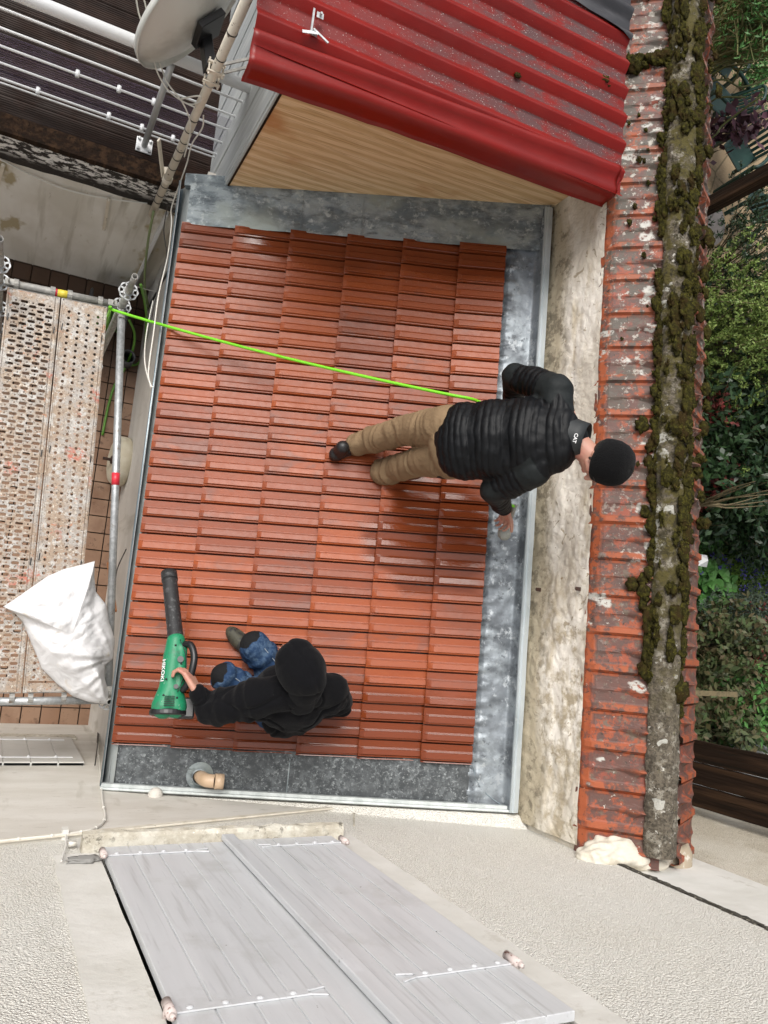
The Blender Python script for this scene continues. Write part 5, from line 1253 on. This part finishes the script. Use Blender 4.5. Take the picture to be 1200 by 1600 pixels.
jp = [('e', pv.lerp(nk, .05) + Vector((.03, -.04, 0)), (.185, .15, .15), fr2), ('e', ch, (.225, .19, .165), fr2), ('c', s1.lerp(s2, .5) + Vector((.03, -.07, -.12)), .13, s2 + Vector((.10, -.03, -.12)), .09), ('e', pv.lerp(nk, .85), (.17, .10, .12), fr2), ('c', nk, .10, s1, .092), ('c', nk, .10, s2, .088),
      ('c', s1, .092, q1, .078), ('c', q1, .078, w1, .052), ('c', s2, .100, q2, .074), ('c', q2, .066, w2.lerp(q2, .10), .044), ('c', s1 + Vector((.0, -.03, -.05)), .11, pv + sd2 * .10, .11), ('c', s1.lerp(s2, .3) + Vector((.02, -.05, -.08)), .13, pv + Vector((.05, -.05, .02)), .14), ('c', q1 + Vector((-.03, 0, 0)), .08, ch + sd2 * .1, .12), ('c', s2 + Vector((.05, -.02, -.05)), .09, pv - sd2 * .12, .09)]
def swpost(ob):
    def fn(c, n_):
        v = .013 * noise.noise(c * 8) - .012 * cl(1 - abs(noise.noise(c * 5 + Vector((4, 4, 4)))) / .08)
        t, r, L = axisfn(c, pv, nk)
        low = cl((nk.z - .10 - c.z) / .2)
        v += .010 * noise.noise(Vector(((c - nk).dot(sd2) * 16 + c.z * 5, c.z * 5, 1))) * (.35 + low)
        for a, c2 in ((s2, q2), (q2, w2), (s1, q1)):
            t2, r2, L2 = axisfn(c, a, c2)
            if 0 < t2 < 1.1 and r2 < .1: v += .007 * noise.noise(Vector((t2 * L2 * 28, 4, r2 * 12)))
        return v
    displace(ob, fn)
sw = blob('sweatshirt', jp, .0062, M['cloth_black'], p2, 6, swpost)
fq = hf2 @ Vector((0, 1, 0))
hd_ = [('e', hc + Vector((.0, .0, .01)), (.118, .130, .120), hf2), ('e', hc + hf2 @ Vector((.0, .055, .035)), (.100, .085, .075), hf2), ('c', hc + hf2 @ Vector((0, -.06, -.05)), .095, nk + Vector((.02, -.03, -.01)), .09), ('e', hc + hf2 @ Vector((0, -.07, .03)), (.085, .075, .075), hf2)]
def hpost(ob): displace(ob, lambda c, n_: .007 * noise.noise(c * 9) + .004 * noise.noise(c * 22) - .012 * math.exp(-((c - hc).dot(hf2 @ Vector((1, 0, 0))) / .006) ** 2) * .3)
blob('hood', hd_, .006, M['cloth_black'], sw, 5, hpost)
tp_ = [('e', pv, (.16, .15, .12), None), ('c', h1, .105, k1, .078), ('c', k1, .078, a1, .064), ('c', h2, .105, k2, .078), ('c', k2, .078, a2, .064)]
def dpost(ob):
    vals = []
    def fn(c, n_):
        v = .006 * noise.noise(c * 12)
        for a, c2, s_ in ((h1, k1, 1), (k1, a1, 2), (h2, k2, 3), (k2, a2, 4)):
            t, r, L = axisfn(c, a, c2)
            if -.1 < t < 1.1 and r < .12: v += .010 * noise.noise(Vector((t * L * 24, s_ * 5, r * 12)))
        pk = 0.
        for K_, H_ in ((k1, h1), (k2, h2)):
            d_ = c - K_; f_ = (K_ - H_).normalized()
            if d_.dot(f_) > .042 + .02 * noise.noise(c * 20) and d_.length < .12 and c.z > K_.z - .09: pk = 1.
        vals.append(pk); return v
    displace(ob, fn); setvals(ob, 'patch', vals)
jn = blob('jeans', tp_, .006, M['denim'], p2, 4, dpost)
b = MB()
for H_, K_ in ((h1, k1), (h2, k2)):
    ax2 = (K_ - H_).normalized(); sv = ax2.cross(Vector((0, 0, 1))).normalized()
    pts = [H_.lerp(K_, t) + Vector((0, 0, .094 - .018 * t)) * 1.0 + sv * .018 for t in (.35, .55, .75, .92)]
    b.tube(curve(pts, 4), .0022, 5)
b.build('seam', mat('pale_stitching', (.30, .34, .38), .8), jn)
boot(a1 + Vector((.02, 0, 0)), (-.75, .6, 0), p2, M['boot2']); boot(a2 + Vector((.02, 0, 0)), (-.85, .35, 0), p2, M['boot2'])

# ---- blower
bl = thing('leaf_blower', 'green leaf blower with a long black tube held over the tiles', 'leaf blower', atz(266, 1070, 2.98))
t0 = atz(264, 895, 2.74); t1 = atz(275, 1002, 2.98); t2 = atz(270, 1060, 3.03); t3 = atz(265, 1108, 3.06)
b = MB(); tb = (t1 - t0); b.pipe(t0, t0.lerp(t1, .12), .043, .037, 28); 
n = 22; pts = [t0.lerp(t1, .10 + .92 * k / n) for k in range(n + 1)]; b.tube(pts, [.0385 + .0016 * (k % 2) + (.002 if k > n - 3 else 0) for k in range(n + 1)], 26); b.build('blower_tube', M['blacktube'], bl, smooth=True)
bax = (t3 - t1).normalized(); sideb = bax.cross((CAM - t2).normalized()).normalized(); upb = sideb.cross(bax)
if sideb.x > 0: sideb = -sideb
PB = lambda a, s_, u_: t1 + bax * a - sideb * s_ + upb * (u_ if upb.z > 0 else -u_)
frb = Matrix((sideb, bax, upb)).transposed(); LB = (t3 - t1).length
hp = [('c', PB(LB - .10, -.008, 0), .054, PB(LB - .012, -.030, -.005), .060), ('c', PB(LB - .10, .0, 0), .054, PB(LB - .012, .028, -.005), .056), ('c', PB(0, 0, 0), .047, PB(.07, .0, 0), .054), ('c', PB(.07, 0, 0), .056, PB(.17, -.005, 0), .052), ('c', PB(.17, -.005, 0), .052, PB(LB - .04, -.01, -.01), .058), ('e', PB(LB - .025, -.012, -.01), (.075, .045, .062), frb), ('c', PB(.04, .03, .02), .03, PB(.24, .035, .02), .028)]
hsg = blob('housing', hp, .005, M['blower'], bl, 4)
b = MB(); rim = [PB(LB + .002, -.006, -.01) + sideb * (.090 * math.cos(2*math.pi*k/28)) + upb * (.066 * math.sin(2*math.pi*k/28)) for k in range(28)]; b.prism(rim, bax * .028 - sideb * .0); b.build('intake_cover', M['blackplast'], bl, bevel=.006)
b = MB(); b.box((-.045, -.05, -.035), (.045, .05, .035), Matrix.Translation(PB(LB - .01, .075, -.03)) @ frb.to_4x4()); b.build('battery', M['blackplast'], bl, bevel=.008)
b = MB(); hb = [PB(.02, .045, .035), PB(.03, .075, .065), PB(.09, .095, .080), PB(.16, .09, .075), PB(.22, .075, .055), PB(.25, .05, .03)]; b.tube(curve(hb, 6), .0175, 14); b.build('handle', M['blackplast'], bl, smooth=True)
b = MB(); b.tube([PB(.10, .03, .052), PB(.10, .03, .058)], .016, 16); b.tube([PB(.235, .02, .056), PB(.235, .02, .061)], .012, 14); b.build('button', M['blackplast'], bl)
b = MB(); b.tube(curve([PB(.0, .02, .052), PB(.08, .055, .050), PB(.16, .060, .046), PB(.26, .03, .056)], 6), .0022, 6); b.build('housing_seam', M['blackplast'], hsg, smooth=True)
xd = bax; vb = (CAM - t2).normalized(); zd = (sideb * .8 + vb * .65); zd = (zd - xd * zd.dot(xd)).normalized(); yd = zd.cross(xd)
mt2 = Matrix((xd, yd, zd)).transposed().to_4x4(); mt2.translation = PB(.155, -.005, 0) + zd * .0565
text_mesh('HIKOKI', .033, mt2, M['white'], hsg)

for a_, s_ in ((.03, .0), (.12, .035), (.20, -.03), (LB - .05, .03), (LB - .06, -.035)):
    b = MB(); q_ = PB(a_, s_, .052); b.ball(q_, .0055, 2); b.build('screw', M['blackplast'], hsg, smooth=True)
for k in range(6):
    b = MB(); b.beam(PB(LB - .055 + k * .009, -.03, .062), PB(LB - .055 + k * .009, .02, .062), .003, .004); b.build('vent_slot', M['blackplast'], hsg)
# ================================================================= GARDEN BEYOND THE WALL
random.seed(21)
def ground_sheet(name, m_, poly, z, kind='structure'):
    b = MB(); pts = [Vector((x, y, z)) for x, y in poly]; b.add(pts, [tuple(range(len(pts)))]); o = b.build(name, m_); struct(o); return o
ground_sheet('garden_paving', M['paving'], [(3.6, 5.0), (14, 4.6), (14, 14), (3.6, 14)], .0)
g0 = atz(1115, 800, 0); ground_sheet('gravel_path', M['gravel'], [(3.6, g0.y - .8), (g0.x + .3, g0.y - .65), (g0.x + .5, g0.y + .35), (3.6, g0.y + .5)], .004)
ground_sheet('flower_bed', M['soil'], [(3.5, -1.08), (14, -1.08), (14, g0.y - .8), (3.5, g0.y - .8)], .002)
def leaf(m, P, d, n_, l, w_):
    s_ = d.cross(n_)
    if s_.length < 1e-4: return
    s_.normalize(); m.add([P, P + d * l * .5 + s_ * w_ * .5 , P + d * l, P + d * l * .5 - s_ * w_ * .5], [(0, 1, 2, 3)])
def rv():
    while 1:
        v = Vector((rnd() * 2 - 1, rnd() * 2 - 1, rnd() * 2 - 1))
        if .05 < v.length < 1: return v.normalized()
def shrub(name, c, r, n, ll, lw, ml, lab, stems=14, clump=26, grp=None, trunk=True, up=.4):
    """crown of many leaf clumps spread through an uneven volume, on branching stems rooted at c"""
    t = thing(name, lab, 'shrub', c, grp); C0 = Vector(c); rx, ry, rz = r
    mid = C0 + Vector((0, 0, rz)); m = MB(); sm = MB()
    cls = []
    for k in range(n // clump):
        v = rv(); f = rnd() ** .45; k2 = 1 + .35 * noise.noise(v * 2.2 + C0)
        p_ = mid + Vector((v.x * rx, v.y * ry, v.z * rz)) * f * k2
        if p_.z < .05: p_.z = .05 + .2 * rnd()
        cls.append(p_)
    for i, p_ in enumerate(cls):
        d0 = (p_ - C0).normalized(); d0 = (d0 + rv() * .6 + Vector((0, 0, up))).normalized()
        tw = ll * (1.5 + 2.5 * rnd())
        for q in range(clump):
            s_ = rnd(); P = p_ + d0 * tw * s_ + rv() * ll * .35
            d = (d0 * .5 + rv()).normalized(); leaf(m, P, d, rv() if rnd() < .4 else Vector((0, 0, 1)), ll * (.6 + .7 * rnd()), lw * (.7 + .6 * rnd()))
        if i % 2 == 0: sm.tube([p_ - d0 * tw * .4, p_ + d0 * tw], [.004, .002], 3, cap=False)
    for k in range(stems):
        q = cls[int(rnd() * len(cls))]; mid_ = C0.lerp(q, .5) + rv() * .12 * rx; sm.tube([C0 + rv() * .04, mid_, q], [.014, .009, .004], 5, cap=False)
    sm.build('stem', M['twig'], t); m.build('foliage', ml, t); return t
def at(x, y, z): q = atz(x, y, z); return q
# pale arching shrub
def base(x, y, z): q = atz(x, y, z); return (q.x, q.y, 0)
shrub('pale_shrub', base(1135, 505, .9), (.75, 1.0, .85), 11000, .045, .022, M['lf_pale'], 'pale green small-leaved shrub just beyond the mossy coping', 30, 20)
t = thing('arching_shrub', 'pale arching sprays hanging from the small-leaved shrub into the dark hedge', 'shrub', base(1150, 560, .8)); m = MB(); sm = MB()
for k in range(34):
    o_ = Vector(base(1135 + 30 * rnd(), 520 + 80 * rnd(), .8)); a = rnd() * 6.28; d = Vector((math.cos(a), math.sin(a), 0)); h = 1.3 + .6 * rnd(); rr_ = .4 + .6 * rnd()
    pts = curve([o_, o_ + d * rr_ * .3 + Vector((0, 0, h * .8)), o_ + d * rr_ * .75 + Vector((0, 0, h)), o_ + d * rr_ * 1.2 + Vector((0, 0, h * .78))], 14); sm.tube(pts, .004, 4, cap=False)
    for i, P in enumerate(pts):
        if i < 12: continue
        for j in range(7): leaf(m, P + rv() * .015, rv(), rv(), .040, .022)
sm.build('stem', M['twig'], t); m.build('foliage', M['lf_pale'], t)
shrub('dark_hedge', base(1190, 400, 1.0), (1.0, 1.1, 1.1), 16000, .040, .020, M['lf_dark'], 'dark fine-leaved hedge behind the pale shrub, below the garden chairs', 30, 20)
shrub('dark_hedge', base(1215, 600, .7), (1.2, 1.5, .75), 14000, .06, .035, M['lf_dark'], 'dark glossy shrub at the right edge beside the arching sprays', 30, 18)
shrub('laurel_shrub', base(1150, 730, .6), (1.3, .95, .75), 9000, .11, .050, M['lf_dark'], 'dark shrub with large glossy leaves above the bare branches', 24, 10)
shrub('laurel_shrub', base(1190, 800, .5), (1.0, .6, .55), 4500, .10, .045, M['lf_dark'], 'dark leafy shrub under the bare branches', 16, 10)
for (x, y, lab) in ((1112, 640, 'red-leaved plant between the pale shrub and the coping'), (1117, 750, 'red-leaved plant beside the large-leaved dark shrub'), (1118, 735, 'small crimson plant at the foot of the dark laurel')):
    shrub('red_plant', base(x, y, .9), (.18, .28, .55), 420, .075, .040, M['lf_red'], lab, 5, 10)
shrub('yellow_plant', base(1152, 735, 1.25), (.06, .06, .66), 60, .05, .03, M['lf_pale'], 'single yellow-green tuft among the dark laurel leaves', 2, 10)
# bare branches
t = thing('bare_tree', 'bare pale branches fanning out to the right over the gravel', 'tree', base(1095, 785, .9)); b = MB()
r0 = atz(1092, 789, 1.35)
b.tube([Vector((r0.x, r0.y, 0)), r0], [.035, .028], 10); b.build('trunk', M['twig'], t, smooth=True)
for k, (x, y, z) in enumerate(((1205, 772, 2.0), (1205, 765, 2.2), (1186, 776, 1.7), (1180, 752, 2.1), (1205, 782, 1.8), (1150, 763, 2.0), (1195, 790, 1.5), (1172, 757, 2.3), (1128, 772, 1.9))):
    q = atz(x, y, z); mdl = r0.lerp(q, .5) + rv() * .05; b = MB(); b.tube(curve([r0, r0.lerp(q, .25) + rv() * .015, mdl, q], 5), [.017 - .013 * i / 15 for i in range(16)], 6); b.build('branch', M['twig'], t, smooth=True)
# grassy bed with bluebells, broad-leaved plant
m = MB()
for k in range(5200):
    q = atz(1105 + 130 * rnd(), 862 + 100 * rnd(), .1); a = rnd() * 6.28; d = Vector((math.cos(a) * .5, math.sin(a) * .5, .8)).normalized(); l = .16 + .16 * rnd()
    P = Vector((q.x, q.y, .0)); s_ = d.cross(Vector((0, 0, 1))).normalized() * .0055; e_ = P + d * l; f = e_ + Vector((d.x * .16, d.y * .16, -.03))
    m.add([P - s_, P + s_, e_ + s_, e_ - s_, f], [(0, 1, 2, 3), (3, 2, 4)])
o = m.build('grass', M['lf_grass']); o['kind'] = 'stuff'
m = MB()
for k in range(70):
    q = atz(1092 + 110 * rnd() if k > 8 else 1092 + 20 * rnd(), 865 + 95 * rnd() if k > 8 else 838 + 12 * rnd(), .3)
    for j in range(9): leaf(m, q + rv() * .03 + Vector((0, 0, .04 * rnd())), (rv() + Vector((0, 0, -.6))).normalized(), rv(), .035, .022)
o = m.build('bluebells', M['flower']); o['kind'] = 'stuff'
def broad(c, n, rad, ll, ml, lab, name='broad_leaved_plant'):
    t = thing(name, lab, 'plant', c); m = MB(); sm = MB(); C0 = Vector(c)
    for k in range(n):
        a = rnd() * 6.28; r = rad * rnd() ** .6; P = C0 + Vector((math.cos(a) * r, math.sin(a) * r, .18 + .22 * rnd())); L_ = ll * (.7 + .6 * rnd())
        nrm = (Vector((0, 0, 1)) + rv() * .55).normalized(); x_ = nrm.orthogonal().normalized(); y_ = nrm.cross(x_); K = 11
        m.add([P - nrm * L_ * .12] + [P + (x_ * math.cos(2*math.pi*j/K) + y_ * math.sin(2*math.pi*j/K)) * L_ * (.5 + .07 * math.cos(3 * 2*math.pi*j/K)) + nrm * .03 * rnd() for j in range(K)], [(0, 1 + j, 1 + (j + 1) % K) for j in range(K)])
        sm.tube([C0 + Vector((math.cos(a) * r * .3, math.sin(a) * r * .3, 0)), P], .004, 4, cap=False)
    sm.build('stem', M['twig'], t); m.build('foliage', ml, t)
broad(base(1106, 925, .3), 110, .42, .15, M['lf_bright'], 'bright green plant with round leaves below the lantern')
broad(base(1096, 845, .3), 26, .20, .10, M['lf_bright'], 'little green plant at the edge of the gravel path')
shrub('bright_plant', base(1158, 822, .4), (.35, .25, .25), 700, .09, .035, M['lf_bright'], 'fresh green plant between the gravel and the dark shrubs', 8, 10)
shrub('grey_shrub', base(1165, 985, .45), (1.0, .5, .40), 7000, .05, .016, M['lf_grey'], 'grey-green fine-leaved shrub below the grass', 20, 20)
shrub('bronze_shrub', base(1130, 1030, .6), (.75, .55, .50), 3600, .085, .050, M['lf_mix'], 'bronze and red-leaved shrub below the grey-green one', 24, 10)
shrub('bronze_shrub', base(1195, 1050, .55), (.6, .7, .45), 2500, .06, .035, M['lf_red'], 'dark red twiggy shrub at the right edge above the timber screen', 24, 10)
shrub('leafy_shrub', base(1110, 1105, .7), (.85, .42, .55), 3200, .10, .050, M['lf_mix'], 'olive leafy shrub just above the dark timber screen', 20, 10)
shrub('leafy_shrub', base(1175, 1100, .7), (.7, .45, .60), 2600, .10, .050, M['lf_bright'], 'yellow-green leafy shrub at the right above the timber screen', 20, 10)
shrub('grey_shrub', base(1195, 960, .35), (.7, .5, .3), 3000, .05, .016, M['lf_grey'], 'low grey-green twiggy plant right of the blue flowers', 14, 20)
m = MB()
for k in range(26000):
    q = atz(1080 + 170 * rnd(), 560 + 600 * rnd(), 0); P = Vector((q.x, q.y, .02 + .22 * rnd())) 
    if q.y > g0.y - .7 and q.y < g0.y + .4 and q.x < g0.x + .4: continue
    leaf(m, P, rv(), Vector((0, 0, 1)), .06, .032)
o = m.build('ground_cover', M['lf_dark']); o['kind'] = 'stuff'
# lantern
q = atz(1098, 876, .62); ln = thing('garden_lantern', 'small garden lantern with a white pyramid top beside the round-leaved plant', 'lantern', (q.x, q.y, 0))
b = MB(); b.add([(q.x - .07, q.y - .07, .62), (q.x + .07, q.y - .07, .62), (q.x + .07, q.y + .07, .62), (q.x - .07, q.y + .07, .62), (q.x, q.y, .70)], [(0, 1, 4), (1, 2, 4), (2, 3, 4), (3, 0, 4), (0, 3, 2, 1)]); b.build('lantern_top', M['white_metal'], ln)
b = MB(); b.box((q.x - .05, q.y - .05, .45), (q.x + .05, q.y + .05, .615)); b.build('lantern_body', M['darkgrey'], ln, bevel=.004)
b = MB(); b.tube([(q.x, q.y, 0), (q.x, q.y, .45)], .012, 8); b.build('stake', M['darkgrey'], ln)
# chairs
def chair(c, rot, lab):
    t = thing('garden_chair', lab, 'chair', (c[0], c[1], 0), 'green plastic garden chairs'); Rz = Matrix.Translation((c[0], c[1], 0)) @ Matrix.Rotation(rot, 4, 'Z')
    b = MB()
    def sf(u, v):
        x = (u - .5) * .46 * (1 - .12 * abs(v - .5) * 2); y = (v - .5) * .44; return Rz @ Vector((x, y, .43 - .02 * math.sin(math.pi * u) * math.sin(math.pi * v) - (.02 * v)))
    b.grid(sf, 12, 12); b.build('seat', M['chair'], t, smooth=True, solid=.012)
    b = MB()
    for k in range(6):
        u = (k - 2.5) * .068; b.prism([Rz @ Vector((u - .021, -.20, .44)), Rz @ Vector((u + .021, -.20, .44)), Rz @ Vector((u * 1.12 + .021, -.32, .80)), Rz @ Vector((u * 1.12 - .021, -.32, .80))], Rz.to_3x3() @ Vector((0, .012, 0)))
    b.tube([Rz @ p_ for p_ in curve([(-.22, -.20, .42), (-.235, -.30, .68), (-.20, -.34, .83), (0, -.36, .88), (.20, -.34, .83), (.235, -.30, .68), (.22, -.20, .42)], 5)], .020, 10); b.build('backrest', M['chair'], t, smooth=False)
    for s_ in (-1, 1):
        b = MB(); b.tube([Rz @ p_ for p_ in curve([(s_ * .25, -.27, .64), (s_ * .285, -.05, .66), (s_ * .28, .15, .65), (s_ * .25, .20, .60)], 6)], .026, 8); b.build('armrest', M['chair'], t, smooth=True)
        b = MB(); b.beam(Rz @ Vector((s_ * .25, .20, .62)), Rz @ Vector((s_ * .28, .26, 0)), .05, .035); b.build('leg', M['chair'], t)
        b = MB(); b.beam(Rz @ Vector((s_ * .22, -.20, .44)), Rz @ Vector((s_ * .26, -.32, 0)), .05, .035); b.build('leg', M['chair'], t)
for (x, y, rt, lab) in ((1124, 150, 1.2, 'green garden chair highest in the photo, under thin stems'), (1158, 235, 2.4, 'green garden chair with purple leaves across it'), (1190, 318, -.5, 'green garden chair below the dark wooden post'), (1130, 88, 2.8, 'green garden chair half hidden by the olive bush at the top')):
    q = atz(x, y, .45); chair((q.x, q.y), rt, lab)
q = atz(1098, 342, .7); tb_ = thing('garden_table', 'round grey garden table peeping out beyond the coping', 'table', (q.x, q.y, 0))
b = MB(); b.lathe([(0, .73), (.36, .73), (.375, .72), (.375, .70), (0, .70)], (q.x, q.y, 0), 40); b.build('table_top', mat('grey_table', (.20, .18, .17), .5), tb_); b = MB(); b.lathe([(.36, .7305), (.372, .734), (.38, .725), (.376, .70)], (q.x, q.y, 0), 40); b.build('table_rim', M['paving'], tb_)
b = MB(); b.tube([(q.x, q.y, 0), (q.x, q.y, .7)], .03, 12); b.build('table_leg', M['darkgrey'], tb_)
# dark post, rising out of the frame
q0 = atz(1107, 322, 1.9); b = MB(); b.box((q0.x - .065, q0.y - .065, 0), (q0.x + .065, q0.y + .065, 5.2)); o = b.build('wooden_post', M['timber'], bevel=.006); tag(o, 'tall dark square wooden post between the green garden chairs', 'post')
# purple-leaved plant
shrub('purple_tree', base(1190, 175, 1.9), (.28, .22, 1.15), 420, .13, .075, M['lf_purple'], 'purple-leaved bush hanging over the green garden chairs', 10, 10)
b = MB(); sm = MB(); t = thing('willow_bush', 'olive bush of long thin stems at the top right corner', 'bush', base(1135, 20, 1.0))
for k in range(300):
    o_ = atz(1095 + 60 * rnd(), 20 + 90 * rnd(), .8 + .6 * rnd()); e_ = atz(1150 + 110 * rnd(), -50 + 150 * rnd(), 1.6 + 1.2 * rnd()); md = o_.lerp(e_, .5) + rv() * .15 + Vector((0, 0, .1))
    pts = curve([o_, md, e_], 6); sm.tube(pts, .0045 + .004 * rnd(), 4, cap=False)
    if rnd() < .5:
        for P in pts[3:]:
            for j in range(2): leaf(b, P + rv() * .03, rv(), rv(), .06, .02)
sm.build('stem', M['lf_olive'], t); b.build('foliage', M['lf_bright'], t)
shrub('olive_bush', base(1140, 0, .9), (.8, .6, .7), 5000, .07, .025, M['lf_olive'], 'dense olive-green bush behind the thin stems at the top right', 20, 16)
shrub('bright_plant', base(1185, 118, .3), (.35, .3, .2), 900, .07, .035, M['lf_bright'], 'low green plants on the paving right of the upper chairs', 8, 10)
sm = MB()
for (a_, c_) in (((1100, 132, 1.6), (1210, 118, 1.9)), ((1100, 166, 1.5), (1165, 152, 1.8)), ((1105, 98, 1.6), (1210, 62, 2.2)), ((1108, 112, 1.6), (1205, 84, 2.2)), ((1098, 225, 1.5), (1190, 150, 2.1)), ((1140, 100, 1.9), (1145, 130, 1.8))):
    p_, q_ = atz(*a_), atz(*c_); sm.tube(curve([Vector((p_.x - .1, p_.y, 0)), p_, p_.lerp(q_, .5) + rv() * .08, q_], 6), .011, 6)
t = thing('arching_plant', 'few long arching olive stems crossing in front of the green chairs', 'plant', base(1100, 130, 1.5)); sm.build('stem', M['lf_olive'], t, smooth=True)
# dark timber screen by the house
tsn = thing('timber_screen', 'tall dark timber screen of weathered upright boards against the house', 'screen', (4.5, -.8, 0))
for k in range(3):
    y0 = -1.02 + k * .148; b = MB(); nz_ = 60
    vs = []
    for i in range(nz_ + 1):
        z = 4.6 * i / nz_; w1_ = .004 * N3(z * 4, k * 3, 0); w2_ = .004 * N3(z * 4, k * 3 + 9, 0)
        vs += [(4.46 + .006 * N3(z * 2, k, 5), y0 + w1_, z), (4.46 + .006 * N3(z * 2, k, 8) , y0 + .140 + w2_, z), (4.50, y0 + .140 + w2_, z), (4.50, y0 + w1_, z)]
    b.add(vs, [(i*4+j, i*4+(j+1) % 4, (i+1)*4+(j+1) % 4, (i+1)*4+j) for i in range(nz_) for j in range(4)] + [(0, 1, 2, 3), (nz_*4+3, nz_*4+2, nz_*4+1, nz_*4)]); b.build('board', M['timber'], tsn)
b = MB(); b.beam((4.44, -.42, 1.2), atz(1150, 1085, 1.5), .05, .04); o = b.build('fallen_branch', M['twig']); tag(o, 'grey weathered branch sticking out among the leaves above the timber screen', 'branch')
